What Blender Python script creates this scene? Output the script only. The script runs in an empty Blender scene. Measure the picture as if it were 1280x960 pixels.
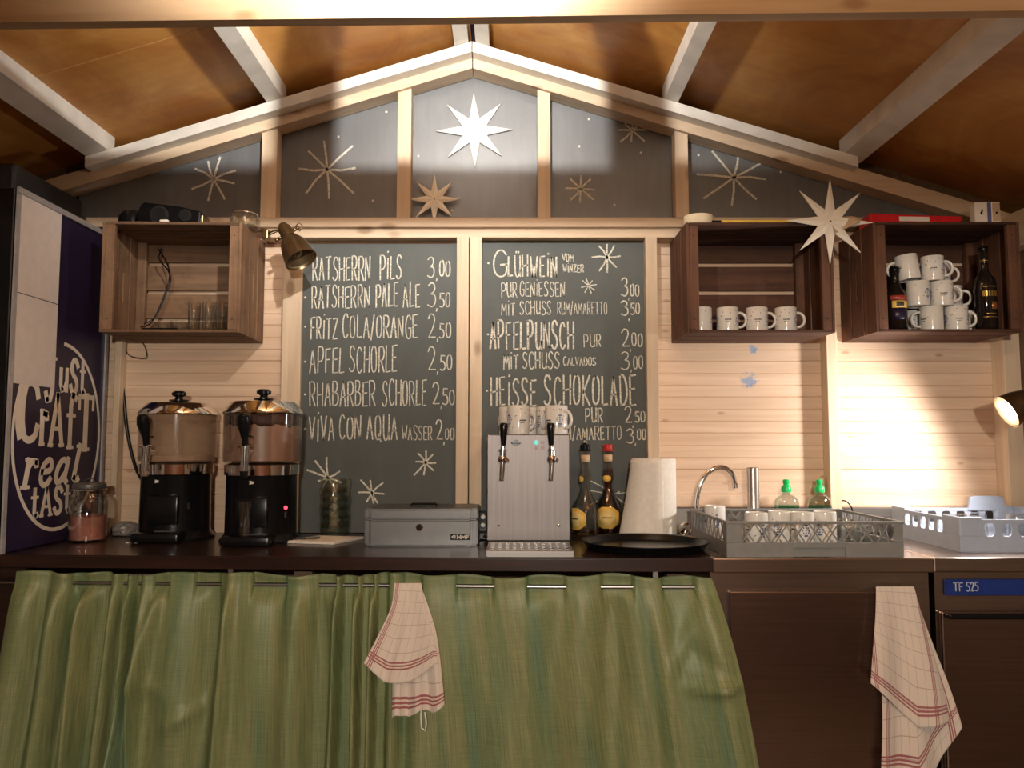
import bpy, bmesh, math, random
from mathutils import Vector, Matrix, Euler
random.seed(7)
S = bpy.context.scene
C = S.collection
PI = math.pi
# ------------------------------------------------------------------ camera, world, lights, exposure
EYE = 1.28                    # camera height above the floor of the hut
F = 1000.0                    # focal length in pixels of a 1280 wide frame
PITCH = math.atan(75 / F)
cam = bpy.data.cameras.new('camera'); cam.sensor_width = 36; cam.lens = 36 * F / 1280
cam.clip_start = .01
co = bpy.data.objects.new('camera', cam); C.objects.link(co)
co.location = (0, 0, EYE); co.rotation_euler = (PI / 2 + PITCH, 0, 0)
S.camera = co
S.view_settings.view_transform = 'Standard'; S.view_settings.look = 'None'
S.view_settings.gamma = 1; S.view_settings.use_curve_mapping = False
S.view_settings.exposure = 0.0
S.cycles.transparent_max_bounces = 32
w = bpy.data.worlds.new('night'); S.world = w; w.use_nodes = True
w.node_tree.nodes['Background'].inputs[0].default_value = (.9, .62, .42, 1)
w.node_tree.nodes['Background'].inputs[1].default_value = .02

def light(name, kind, loc, energy, col, radius=.03, aim=None, **kw):
    l = bpy.data.lights.new(name, kind); l.energy = energy; l.color = col
    if kind == 'AREA': l.shape = 'DISK'; l.size = radius
    else: l.shadow_soft_size = radius
    for k, v in kw.items(): setattr(l, k, v)
    o = bpy.data.objects.new(name, l); C.objects.link(o); o.location = loc
    if aim is not None:
        o.rotation_euler = (Vector(aim) - Vector(loc)).to_track_quat('-Z', 'Y').to_euler()
    return o
light('ridge_lamp_light', 'SPOT', (-.1615, 1.2, EYE + 1.278), 300, (1, .96, .90), .025, aim=(-.42, 3.25, EYE + 1.98), spot_size=math.radians(108), spot_blend=1)
light('warm_fill_light', 'POINT', (.75, .6, EYE + .98), 28, (1, .76, .52), .08)  # unseen fill added to brighten the right roof, purlins and beam end
# the lit market square in front of the hatch: one floodlight outside, below the added lintel
light('market_light', 'POINT', (.05, -1.5, EYE + .40), 290, (1, .90, .77), .05)
light('clip_lamp_light', 'SPOT', (1.748, 2.823, EYE + .112), 70, (1, .92, .86), .035, aim=(1.748 - .8, 2.823 + .12, EYE + .112 - .40),
      spot_size=math.radians(178), spot_blend=.6)

# ------------------------------------------------------------------ helpers
def at(u, v, y):
    """point of the hut at depth y that the photo shows at pixel (u, v)"""
    a = (u - 640) / F; b = (480 - v) / F
    t = y / (math.cos(PITCH) - b * math.sin(PITCH))
    return Vector((a * t, y, EYE + (math.sin(PITCH) + b * math.cos(PITCH)) * t))

class MB:
    def __init__(s): s.bm = bmesh.new(); s.uv = None
    def merge(s, other, mtx=None):
        if mtx is not None: bmesh.ops.transform(other, matrix=mtx, verts=other.verts)
        me = bpy.data.meshes.new('t'); other.to_mesh(me); s.bm.from_mesh(me); bpy.data.meshes.remove(me); other.free()
        return s
    def box(s, x0, x1, y0, y1, z0, z1, bv=0, seg=2, mtx=None):
        b = bmesh.new(); bmesh.ops.create_cube(b, size=1)
        for v in b.verts:
            v.co = Vector(((x0 + x1) / 2 + v.co.x * (x1 - x0), (y0 + y1) / 2 + v.co.y * (y1 - y0), (z0 + z1) / 2 + v.co.z * (z1 - z0)))
        if bv: bmesh.ops.bevel(b, geom=b.edges[:], offset=bv, segments=seg, affect='EDGES', profile=.5)
        return s.merge(b, mtx)
    def lathe(s, prof, seg=32, mtx=None, loc=(0, 0, 0)):
        b = bmesh.new(); rings = []
        for r, z in prof:
            if r < 1e-6: rings.append([b.verts.new((0, 0, z))])
            else: rings.append([b.verts.new((r * math.cos(2 * PI * k / seg), r * math.sin(2 * PI * k / seg), z)) for k in range(seg)])
        for A, B in zip(rings, rings[1:]):
            if len(A) == 1 and len(B) == 1: continue
            for k in range(seg):
                k2 = (k + 1) % seg
                if len(A) == 1: b.faces.new((A[0], B[k2], B[k]))
                elif len(B) == 1: b.faces.new((A[k], A[k2], B[0]))
                else: b.faces.new((A[k], A[k2], B[k2], B[k]))
        bmesh.ops.recalc_face_normals(b, faces=b.faces)
        m = Matrix.Translation(loc)
        if mtx is not None: m = mtx @ m
        return s.merge(b, m)
    def cyl(s, p0, p1, r0, r1=None, seg=16):
        p0, p1 = Vector(p0), Vector(p1); r1 = r0 if r1 is None else r1
        d = p1 - p0
        m = Matrix.Translation(p0) @ d.to_track_quat('Z', 'Y').to_matrix().to_4x4()
        return s.lathe([(0, 0), (r0, 0), (r1, d.length), (0, d.length)], seg, m)
    def tube(s, pts, r, seg=8, closed=False):
        b = bmesh.new(); pts = [Vector(p) for p in pts]; n = len(pts); rings = []
        up = None
        for i, p in enumerate(pts):
            if closed: d = pts[(i + 1) % n] - pts[i - 1]
            else: d = pts[min(i + 1, n - 1)] - pts[max(i - 1, 0)]
            d.normalize()
            if up is None:
                up = d.orthogonal().normalized()
            up = (up - d * up.dot(d)).normalized(); sd = d.cross(up)
            rr = r[i] if isinstance(r, (list, tuple)) else r
            rings.append([b.verts.new(p + (up * math.cos(2 * PI * k / seg) + sd * math.sin(2 * PI * k / seg)) * rr) for k in range(seg)])
        m = n if closed else n - 1
        for i in range(m):
            A, B = rings[i], rings[(i + 1) % n]
            for k in range(seg): b.faces.new((A[k], A[(k + 1) % seg], B[(k + 1) % seg], B[k]))
        if not closed: b.faces.new(rings[0][::-1]); b.faces.new(rings[-1])
        bmesh.ops.recalc_face_normals(b, faces=b.faces)
        return s.merge(b)
    def prism(s, poly, vec, mtx=None):
        """poly: 3-D points of a planar outline, vec: extrusion"""
        b = bmesh.new(); vec = Vector(vec)
        A = [b.verts.new(p) for p in poly]; B = [b.verts.new(Vector(p) + vec) for p in poly]
        n = len(poly)
        b.faces.new(A[::-1]); b.faces.new(B)
        for k in range(n): b.faces.new((A[k], A[(k + 1) % n], B[(k + 1) % n], B[k]))
        bmesh.ops.recalc_face_normals(b, faces=b.faces)
        return s.merge(b, mtx)
    def bar(s, p0, p1, w, h, side=(0, 1, 0)):
        """rectangular bar; w across `side`, h across the third direction"""
        p0, p1 = Vector(p0), Vector(p1); d = (p1 - p0).normalized(); sd = Vector(side)
        sd = (sd - d * sd.dot(d)).normalized(); up = d.cross(sd)
        q = [p0 + sd * a * w / 2 + up * c * h / 2 for a, c in ((-1, -1), (1, -1), (1, 1), (-1, 1))]
        return s.prism(q, p1 - p0)
    def ball(s, c, r, seg=16, sc=(1, 1, 1)):
        b = bmesh.new(); bmesh.ops.create_uvsphere(b, u_segments=seg, v_segments=seg // 2, radius=r)
        return s.merge(b, Matrix.Translation(c) @ Matrix.Diagonal((*sc, 1)))
    def sheet(s, fn, nu, nv, uvfn=None, th=0):
        b = s.bm; uvl = b.loops.layers.uv.verify()
        g = [[b.verts.new(fn(i / nu, j / nv)) for i in range(nu + 1)] for j in range(nv + 1)]
        for j in range(nv):
            for i in range(nu):
                f = b.faces.new((g[j][i], g[j][i + 1], g[j + 1][i + 1], g[j + 1][i]))
                for lp, (a, c) in zip(f.loops, ((i, j), (i + 1, j), (i + 1, j + 1), (i, j + 1))):
                    q = uvfn(a / nu, c / nv) if uvfn else (a / nu, c / nv)
                    lp[uvl].uv = q
        return s
    def build(s, name, m, parent=None, smooth=None, solid=0):
        me = bpy.data.meshes.new(name); s.bm.to_mesh(me); s.bm.free()
        o = bpy.data.objects.new(name, me); C.objects.link(o)
        if m is not None: me.materials.append(m)
        if smooth is not None:
            me.polygons.foreach_set('use_smooth', [True] * len(me.polygons))
            if smooth < 3: me.set_sharp_from_angle(angle=smooth)
        if solid:
            md = o.modifiers.new('thickness', 'SOLIDIFY'); md.thickness = solid; md.offset = 0
        if parent is not None: o.parent = parent
        return o

def tag(o, label=None, cat=None, group=None, kind=None):
    if label: o['label'] = label
    if cat: o['category'] = cat
    if group: o['group'] = group
    if kind: o['kind'] = kind
    return o
def thing(name, label, cat, loc=(0, 0, 0), rz=0, group=None, rot=None):
    o = bpy.data.objects.new(name, None); C.objects.link(o); o.empty_display_size = .05
    o.location = loc; o.rotation_euler = rot if rot else (0, 0, rz)
    return tag(o, label, cat, group)
def dup(root, loc, rot=(0, 0, 0), label=None, scale=1):
    r = root.copy(); C.objects.link(r); r.location = loc; r.rotation_euler = rot; r.scale = (scale,) * 3
    if label: r['label'] = label
    for ch in list(root.children):
        c = ch.copy(); C.objects.link(c); c.parent = r
        for g in ch.children:
            d = g.copy(); C.objects.link(d); d.parent = c
    return r
def struct(name, mb, m, smooth=None):
    return tag(mb.build(name, m, None, smooth), kind='structure')

# ------------------------------------------------------------------ materials
def nodes(name):
    m = bpy.data.materials.new(name); m.use_nodes = True
    return m, m.node_tree.nodes, m.node_tree.links, m.node_tree.nodes['Principled BSDF']
def setp(p, col=None, rough=None, metal=None, **kw):
    if col is not None: p.inputs['Base Color'].default_value = (*col, 1)
    if rough is not None: p.inputs['Roughness'].default_value = rough
    if metal is not None: p.inputs['Metallic'].default_value = metal
    for k, v in kw.items():
        key = {'trans': 'Transmission Weight', 'ior': 'IOR', 'emit': 'Emission Strength', 'ecol': 'Emission Color',
               'coat': 'Coat Weight', 'spec': 'Specular IOR Level', 'sheen': 'Sheen Weight', 'alpha': 'Alpha',
               'sss': 'Subsurface Weight', 'aniso': 'Anisotropic'}[k]
        p.inputs[key].default_value = (*v, 1) if k == 'ecol' else v
def ramp(n, stops):
    r = n.new('ShaderNodeValToRGB'); e = r.color_ramp.elements
    while len(e) < len(stops): e.new(.5)
    for el, (pos, c) in zip(e, stops): el.position = pos; el.color = (*c, 1)
    return r
def mapping(n, l, sc, src='Object', loc=(0, 0, 0), rot=(0, 0, 0)):
    t = n.new('ShaderNodeTexCoord'); mp = n.new('ShaderNodeMapping')
    mp.inputs['Scale'].default_value = sc; mp.inputs['Location'].default_value = loc; mp.inputs['Rotation'].default_value = rot
    l.new(t.outputs[src], mp.inputs[0]); return mp
def noise(n, l, vec, scale=5, detail=4, rough=.5, dist=0):
    t = n.new('ShaderNodeTexNoise'); t.inputs['Scale'].default_value = scale; t.inputs['Detail'].default_value = detail
    t.inputs['Roughness'].default_value = rough; t.inputs['Distortion'].default_value = dist
    l.new(vec.outputs[0], t.inputs['Vector']); return t
def mixc(n, l, fac, a, b, mode='MIX'):
    x = n.new('ShaderNodeMix'); x.data_type = 'RGBA'; x.blend_type = mode
    def put(s, v):
        if isinstance(v, (tuple, list)): s.default_value = (*v, 1)
        elif isinstance(v, (int, float)): s.default_value = v
        else: l.new(v, s)
    put(x.inputs[0], fac); put(x.inputs[6], a); put(x.inputs[7], b)
    return x.outputs[2]
def math_(n, l, op, a, b=None, clamp=False):
    x = n.new('ShaderNodeMath'); x.operation = op; x.use_clamp = clamp
    for i, v in enumerate((a, b)):
        if v is None: continue
        if isinstance(v, (int, float)): x.inputs[i].default_value = v
        else: l.new(v, x.inputs[i])
    return x.outputs[0]
def bump(n, l, p, h, strength=.2, dist=.002):
    b = n.new('ShaderNodeBump'); b.inputs['Strength'].default_value = strength; b.inputs['Distance'].default_value = dist
    l.new(h, b.inputs['Height']); l.new(b.outputs[0], p.inputs['Normal'])

def plain(name, col, rough=.5, metal=0, var=.12, scale=30, **kw):
    """a colour with a little procedural unevenness"""
    m, n, l, p = nodes(name); setp(p, col, rough, metal, **kw)
    mp = mapping(n, l, (1, 1, 1)); t = noise(n, l, mp, scale, 3)
    r = ramp(n, [(.3, tuple(c * (1 - var) for c in col)), (.7, tuple(min(1, c * (1 + var)) for c in col))])
    l.new(t.outputs[0], r.inputs[0]); l.new(r.outputs[0], p.inputs['Base Color'])
    return m
def wood(name, c1, c2, axis, rough=.6, grain=26, knots=.0, knotcol=(.2, .09, .03), bmp=.15, dirt=0, coat=0):
    m, n, l, p = nodes(name); setp(p, c1, rough, 0, coat=coat)
    sc = [grain] * 3; sc[axis] = 1.6
    mp = mapping(n, l, sc); t = noise(n, l, mp, 1.0, 5, .6, .6)
    r = ramp(n, [(.3, c1), (.72, c2)]); l.new(t.outputs[0], r.inputs[0])
    colr = r.outputs[0]
    sc2 = [3.0] * 3; sc2[axis] = .5
    mp2 = mapping(n, l, sc2); t2 = noise(n, l, mp2, 1.2, 2)
    rr = ramp(n, [(.3, (.78, .76, .74)), (.7, (1.1, 1.1, 1.1))]); l.new(t2.outputs[0], rr.inputs[0])
    colr = mixc(n, l, 1, colr, rr.outputs[0], 'MULTIPLY')
    if knots:
        sc3 = [7.0] * 3; sc3[axis] = 3.4
        mp3 = mapping(n, l, sc3); v = n.new('ShaderNodeTexVoronoi'); v.inputs['Scale'].default_value = 1.0
        l.new(mp3.outputs[0], v.inputs['Vector'])
        k = ramp(n, [(knots * .5, (1, 1, 1)), (knots, (0, 0, 0))]); l.new(v.outputs['Distance'], k.inputs[0])
        colr = mixc(n, l, math_(n, l, 'MULTIPLY', k.outputs[0], .6), colr, knotcol)
    if dirt:
        mp4 = mapping(n, l, (9, 9, 9)); t4 = noise(n, l, mp4, 1, 6, .7)
        k = ramp(n, [(.48, (0, 0, 0)), (.75, (1, 1, 1))]); l.new(t4.outputs[0], k.inputs[0])
        colr = mixc(n, l, math_(n, l, 'MULTIPLY', k.outputs[0], dirt), colr, tuple(c * .35 for c in c1))
    l.new(colr, p.inputs['Base Color'])
    bump(n, l, p, t.outputs[0], bmp, .002)
    return m
PINE1, PINE2 = (.62, .47, .32), (.78, .63, .46)
beam_pine = wood('toned_down_pine', (.44, .30, .17), (.56, .40, .24), 0, knots=.16)  # darker pine colour, offsets the glare of the near ridge lamp
pine_x = wood('pine_x', PINE1, PINE2, 0, knots=.16)
pine_y = wood('pine_y', PINE1, PINE2, 1, knots=.16)
pine_z = wood('pine_z', PINE1, PINE2, 2, knots=.16)
crate_wood_x = wood('crate_wood_x', (.13, .068, .034), (.27, .155, .085), 0, .75, 40, dirt=.6, bmp=.4)
crate_wood_z = wood('crate_wood_z', (.15, .08, .04), (.30, .175, .10), 2, .75, 40, dirt=.6, bmp=.4)
crate_dark_x = wood('old_crate_wood_x', (.055, .019, .009), (.125, .050, .024), 0, .75, 40, dirt=.6, bmp=.4)
crate_dark_z = wood('old_crate_wood_z', (.085, .032, .015), (.18, .078, .041), 2, .75, 40, dirt=.6, bmp=.4)
crate_wood_y = wood('crate_wood_y', (.14, .072, .036), (.28, .16, .09), 1, .75, 40, dirt=.6, bmp=.4)
counter_mat = wood('dark_counter', (.014, .006, .004), (.035, .013, .009), 0, .3, 30, bmp=.05, coat=.2)
floor_mat = wood('floor_boards', (.10, .06, .035), (.18, .11, .07), 0, .6)
dark_wood = wood('dark_wall', (.10, .058, .03), (.17, .10, .055), 1, .7)

def wall_mat():
    m, n, l, p = nodes('tongue_and_groove'); setp(p, PINE1, .6)
    mp = mapping(n, l, (1.4, 22, 26)); t = noise(n, l, mp, 1, 5, .6, .5)
    r = ramp(n, [(.3, (.62, .43, .29)), (.72, (.78, .58, .42))]); l.new(t.outputs[0], r.inputs[0])
    colr = r.outputs[0]
    mp3 = mapping(n, l, (5, 1, 12)); v = n.new('ShaderNodeTexVoronoi'); l.new(mp3.outputs[0], v.inputs['Vector']); v.inputs['Scale'].default_value = 1
    k = ramp(n, [(.05, (1, 1, 1)), (.11, (0, 0, 0))]); l.new(v.outputs['Distance'], k.inputs[0])
    colr = mixc(n, l, math_(n, l, 'MULTIPLY', k.outputs[0], .55), colr, (.32, .15, .07))
    # two smears of blue paint on the boards under the middle crate
    for (px, py), rad in (((938, 476), .095), ((942, 436), .06)):
        c = at(px, py, 3.24)
        mpb = mapping(n, l, (1, 1, 1), loc=(-c.x, -c.y, -c.z))
        ln = n.new('ShaderNodeVectorMath'); ln.operation = 'LENGTH'; l.new(mpb.outputs[0], ln.inputs[0])
        nz = noise(n, l, mapping(n, l, (40, 40, 55)), 1, 4, .7)
        g = math_(n, l, 'SUBTRACT', math_(n, l, 'SUBTRACT', 1.0, math_(n, l, 'DIVIDE', ln.outputs['Value'], rad)), math_(n, l, 'MULTIPLY', nz.outputs[0], 1.25))
        g = math_(n, l, 'MULTIPLY', g, 6, True)
        colr = mixc(n, l, math_(n, l, 'MULTIPLY', g, .75), colr, (.16, .30, .52))
    l.new(colr, p.inputs['Base Color']); bump(n, l, p, t.outputs[0], .12, .002)
    return m
tg_mat = wall_mat()
def roof_mat():
    m, n, l, p = nodes('film_faced_plywood'); setp(p, (.3, .12, .03), .42)
    t = noise(n, l, mapping(n, l, (2.2, 1.6, 2.2)), 1.3, 5, .65, .8)
    r = ramp(n, [(.32, (.50, .19, .035)), (.52, (.66, .31, .075)), (.75, (.78, .44, .14))]); l.new(t.outputs[0], r.inputs[0])
    t2 = noise(n, l, mapping(n, l, (3, 30, 3)), 1, 4)
    colr = mixc(n, l, .25, r.outputs[0], t2.outputs[0], 'MULTIPLY')
    l.new(colr, p.inputs['Base Color']); return m
roof_panel = roof_mat()
white_paint = plain('white_paint', (.74, .70, .63), .5, var=.1, scale=12)
def board_mat(name, base, smudge, amt, rough=.62, spec=.4):
    m, n, l, p = nodes(name); setp(p, base, rough, spec=spec)
    t = noise(n, l, mapping(n, l, (3.5, 3.5, 1.6)), 1.5, 5, .65, .8)
    r = ramp(n, [(.35, base), (.8, smudge)]); l.new(t.outputs[0], r.inputs[0])
    t2 = noise(n, l, mapping(n, l, (40, 40, 6)), 1, 3)
    colr = mixc(n, l, amt, r.outputs[0], mixc(n, l, t2.outputs[0], base, smudge))
    l.new(colr, p.inputs['Base Color']); return m
slate = board_mat('slate_grey_board', (.070, .079, .074), (.102, .111, .106), .3)
slate_dark = board_mat('black_board', (.082, .085, .088), (.17, .178, .185), .5, .42, 1.0)
def chalk_mat():
    m, n, l, p = nodes('chalk'); setp(p, (.72, .69, .6), .95)
    t = noise(n, l, mapping(n, l, (240, 240, 240)), 1, 2)
    r = ramp(n, [(.35, (.40, .39, .33)), (.6, (.80, .77, .66))]); l.new(t.outputs[0], r.inputs[0])
    l.new(r.outputs[0], p.inputs['Base Color']); return m
chalk = chalk_mat()
def steel_mat(name, col, rough, axis=0, bmp=.04):
    m, n, l, p = nodes(name); setp(p, col, rough, 1)
    sc = [220] * 3; sc[axis] = 3
    t = noise(n, l, mapping(n, l, sc), 1, 3)
    r = ramp(n, [(.3, tuple(c * .88 for c in col)), (.7, tuple(min(1, c * 1.08) for c in col))]); l.new(t.outputs[0], r.inputs[0])
    l.new(r.outputs[0], p.inputs['Base Color']); bump(n, l, p, t.outputs[0], bmp, .001)
    return m
steel = steel_mat('brushed_steel', (.33, .31, .295), .36)
steel_dark = steel_mat('worn_steel', (.47, .39, .34), .25)
tap_steel = steel_mat('tap_box_steel', (.20, .18, .176), .46, 2)
chrome = plain('chrome', (.85, .84, .82), .08, 1, .03)
silver = plain('silver_lacquer', (.16, .158, .158), .38, .7, .05)
bronze = plain('aged_bronze', (.20, .135, .07), .33, .9, .2)
bronze_in = plain('lamp_inside', (.30, .22, .13), .4, .7)
black = plain('black_plastic', (.006, .006, .007), .25, 0, .2, spec=.3)
black_soft = plain('black_rubber', (.012, .011, .011), .55, 0, .2)
ceramic = plain('white_ceramic', (.76, .75, .71), .16, 0, .03)
paper = plain('white_paper', (.80, .76, .68), .8, 0, .05)
starpaper = plain('star_card', (.84, .80, .70), .7, 0, .05)
tissue = plain('kitchen_paper', (.82, .78, .70), .9, 0, .05, 60)
grey_plastic = plain('grey_plastic', (.215, .22, .215), .42, 0, .07)
blue_plastic = plain('blue_grey_plastic', (.36, .42, .53), .42, 0, .05)
red_card = plain('red_card', (.62, .012, .02), .4, 0, .1)
yellow = plain('yellow_lacquer', (.80, .55, .07), .4, 0, .1)
masking = plain('masking_tape', (.80, .70, .50), .7, 0, .08)
tan = plain('tan_paper', (.55, .40, .26), .8)
label_y = plain('yellow_label', (.82, .52, .10), .6, 0, .1)
navy = plain('navy_panel', (.018, .011, .038), .38, 0, .1)
sheet_white = plain('white_sheet', (.66, .60, .56), .6, 0, .04)
print_cream = plain('cream_print', (.72, .64, .54), .6, 0, .05)
blue_strip = plain('blue_strip', (.012, .035, .20), .35)
print_blue = plain('blue_print', (.10, .12, .30), .4)
print_dark = plain('dark_print', (.05, .05, .06), .4)
print_green = plain('green_print', (.25, .45, .35), .4)
gold = plain('gold_foil', (.65, .42, .12), .3, .8)
green_cap = plain('green_cap', (.01, .50, .12), .3)
red_wax = plain('red_cap', (.5, .03, .02), .3)
cork = plain('neck_paper', (.60, .42, .24), .7)
dark_glass = plain('dark_bottle_glass', (.012, .009, .008), .06, 0, .1)
def glass(name, col=(1, 1, 1), rough=0.0, ior=1.45):
    m, n, l, p = nodes(name); setp(p, col, rough, 0, trans=1.0, ior=ior)
    t = noise(n, l, mapping(n, l, (6, 6, 6)), 1, 2)
    r = ramp(n, [(.3, tuple(c * .97 for c in col)), (.7, col)]); l.new(t.outputs[0], r.inputs[0]); l.new(r.outputs[0], p.inputs['Base Color'])
    return m
def thin_glass(name, col):
    m, n, l, p = nodes(name); n.remove(p)
    out = n['Material Output']; tr = n.new('ShaderNodeBsdfTransparent'); gl = n.new('ShaderNodeBsdfGlossy'); mx = n.new('ShaderNodeMixShader'); fr = n.new('ShaderNodeLayerWeight'); fr.inputs[0].default_value = .5; gl.inputs['Roughness'].default_value = .02
    t = noise(n, l, mapping(n, l, (6, 6, 6)), 1, 2)
    r = ramp(n, [(.3, tuple(c * .96 for c in col)), (.7, col)]); l.new(t.outputs[0], r.inputs[0]); l.new(r.outputs[0], tr.inputs[0])
    l.new(math_(n, l, 'ADD', math_(n, l, 'MULTIPLY', math_(n, l, 'POWER', fr.outputs[1], 2.5), .6), .10, True), mx.inputs[0]); l.new(tr.outputs[0], mx.inputs[1]); l.new(gl.outputs[0], mx.inputs[2]); l.new(mx.outputs[0], out.inputs[0])
    return m
clear = thin_glass('clear_glass', (.97, .98, .97))
greenish = thin_glass('green_tinted_glass', (.945, .975, .95))
amber = glass('amber_liqueur', (.75, .42, .08))
red_amber = glass('red_amber_liqueur', (.42, .07, .02))
soap_green = thin_glass('green_soap', (.12, .78, .40))
cocoa = plain('cocoa', (.36, .19, .13), .35, 0, .06, 8)
cocoa_dark = plain('cocoa_foam', (.07, .022, .012), .6, 0, .5, 90)
pinkpow = plain('pink_powder', (.40, .15, .11), .8, 0, .12, 20)
def film_mat():
    m, n, l, p = nodes('milky_plastic'); setp(p, (.42, .29, .19), .12)
    t = noise(n, l, mapping(n, l, (8, 8, 3)), 1, 4)
    r = ramp(n, [(.3, (.26,) * 3), (.7, (.40,) * 3)]); l.new(t.outputs[0], r.inputs[0]); l.new(r.outputs[0], p.inputs['Alpha'])
    return m
film = film_mat()
def emis(name, col, s):
    m, n, l, p = nodes(name); setp(p, col, .4, 0, emit=s, ecol=col); return m
bulb_on = emis('lit_bulb', (1, .95, .88), 22)
led_red = emis('red_led', (1, .03, .05), 5)
led_cyan = emis('cyan_led', (.10, .62, .62), .6)
dull_red = plain('dull_red_button', (.16, .02, .03), .3)

def curtain_mat():
    m, n, l, p = nodes('oilcloth'); setp(p, (.2, .25, .1), .5)
    t = noise(n, l, mapping(n, l, (9, .55, 1), 'UV'), 1, 4, .6)
    r = ramp(n, [(.28, (.125, .22, .17)), (.42, (.17, .225, .105)), (.55, (.25, .265, .125)), (.66, (.16, .21, .10)), (.78, (.205, .295, .215))])
    l.new(t.outputs[0], r.inputs[0])
    t2 = noise(n, l, mapping(n, l, (260, 5, 1), 'UV'), 1, 3, .6)
    t3 = noise(n, l, mapping(n, l, (9, 320, 1), 'UV'), 1, 3, .6)
    r2 = ramp(n, [(.3, (.70, .70, .66)), (.7, (1.22, 1.22, 1.15))]); l.new(t2.outputs[0], r2.inputs[0])
    r3 = ramp(n, [(.3, (.84, .84, .84)), (.7, (1.12, 1.12, 1.12))]); l.new(t3.outputs[0], r3.inputs[0])
    colr = mixc(n, l, 1, mixc(n, l, 1, r.outputs[0], r2.outputs[0], 'MULTIPLY'), r3.outputs[0], 'MULTIPLY')
    l.new(colr, p.inputs['Base Color']); bump(n, l, p, t2.outputs[0], .08, .001)
    return m
oilcloth = curtain_mat()
def towel_mat(name, ustripes, vstripes):
    """cream linen with thin check lines and bundles of dark red border stripes; uv in metres"""
    m, n, l, p = nodes(name); setp(p, (.6, .5, .4), .9, sheen=.2)
    t = n.new('ShaderNodeTexCoord'); sp = n.new('ShaderNodeSeparateXYZ'); l.new(t.outputs['UV'], sp.inputs[0])
    def line(o, c, hw): return math_(n, l, 'LESS_THAN', math_(n, l, 'ABSOLUTE', math_(n, l, 'SUBTRACT', o, c)), hw)
    chk = None; red = None
    for o, st in ((sp.outputs[0], ustripes), (sp.outputs[1], vstripes)):
        fr = math_(n, l, 'FRACT', math_(n, l, 'DIVIDE', o, .036))
        q = math_(n, l, 'LESS_THAN', fr, .045)
        chk = q if chk is None else math_(n, l, 'MAXIMUM', chk, q)
        for c in st:
            for d in (-.007, 0, .007):
                q = line(o, c + d, .0019)
                red = q if red is None else math_(n, l, 'MAXIMUM', red, q)
    tn = noise(n, l, mapping(n, l, (500, 500, 1), 'UV'), 1, 2)
    base = mixc(n, l, tn.outputs[0], (.62, .53, .45), (.80, .71, .62))
    colr = mixc(n, l, math_(n, l, 'MULTIPLY', chk, .55), base, (.28, .17, .14))
    if red is not None: colr = mixc(n, l, math_(n, l, 'MULTIPLY', red, .85), colr, (.30, .035, .06))
    l.new(colr, p.inputs['Base Color']); return m
# ------------------------------------------------------------------ the setting
WY = 3.25                      # front face of the boarded back wall
RX, RZ, SL = -.16, EYE + 1.607, .309     # ridge of the white rafter (top edge) and roof slope
XL, XR = -2.15, 2.02
CT = EYE - .354                # counter top
def roofz(x, off=0): return RZ - SL * abs(x - RX) + off

# floor and side walls
b = MB(); b.box(-2.6, 2.6, -1.2, 3.4, -.05, 0); struct('floor', b, floor_mat)
b = MB(); b.box(XL - .06, XL, -.4, 3.4, 0, roofz(XL) - .02); struct('wall_left', b, dark_wood)
b = MB(); b.box(XR, XR + .06, -.4, 3.4, 0, roofz(XR) - .02); struct('wall_right', b, dark_wood)
# back wall: tongue-and-groove boards with modelled grooves
prof = []; z = .0; k = 0
ztop = EYE + .95
while z < ztop:
    hgt = .049; g = .0045 if k % 3 == 0 else .0022
    prof += [(WY + g, z), (WY, z + g), (WY, z + hgt - g), (WY + g, z + hgt)]
    z += hgt; k += 1
b = MB()
poly = [(XL, y, zz) for y, zz in prof] + [(XL, WY + .03, z), (XL, WY + .03, 0)]
b.prism(poly, (XR - XL, 0, 0)); struct('wall_back', b, tg_mat)
# gable closing behind the black boards
b = MB(); b.prism([(XL, WY + .015, EYE + .9), (XR, WY + .015, EYE + .9), (XR, WY + .015, roofz(XR, .09)), (RX, WY + .015, roofz(RX, .09)), (XL, WY + .015, roofz(XL, .09))], (0, .03, 0))
struct('wall_gable', b, dark_wood)

# added unseen hatch front: low wall mirrored in the steel, lintel shading the gable
b = MB(); b.box(XL + .002, XR - .002, -.56, -.50, 0.001, 1.05); hz_ = EYE + .50; b.prism([(XL + .002, -.48, hz_), (XR - .002, -.48, hz_), (XR - .002, -.48, roofz(XR) - .01), (RX, -.48, RZ - .01), (XL + .002, -.48, roofz(XL) - .01)], (0, .03, 0)); struct('wall_front_added', b, wood('added_hatch_wood', (.30, .13, .06), (.42, .2, .1), 0, .6))
# frame of the back wall; every timber is its own trim
tn = [0]
def trim(mb, m):
    tn[0] += 1; return struct('trim_%d' % tn[0], mb, m)
def post(u0, u1, v0, v1, y0, y1, m=None):
    a, c = at(u0, v0, y0), at(u1, v1, y0); b = MB(); b.box(a.x, c.x, y0, y1, min(a.z, c.z), max(a.z, c.z), .002, 1); return trim(b, m or pine_z)
def rail(u0, u1, v0, v1, y0, y1, m=None):
    return post(u0, u1, v0, v1, y0, y1, m or pine_x)
rail(330, 862, 284.5, 297, 3.165, WY)                     # bright head rail over the menu boards
b = MB(); a, c = at(108, 272, 3.15), at(1180, 284, 3.15); b.box(a.x, c.x, 3.145, 3.195, c.z, a.z, .002, 1); trim(b, pine_x)  # sill of the gable
zc, zb = at(0, 297, 3.18).z, CT - .1
def stud(x0, x1, y0, zt, m=pine_z):
    b = MB(); b.box(x0, x1, y0, WY, zb, zt, .002, 1); return trim(b, m)
X = lambda u, y=3.18: at(u, 555, y).x
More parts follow.
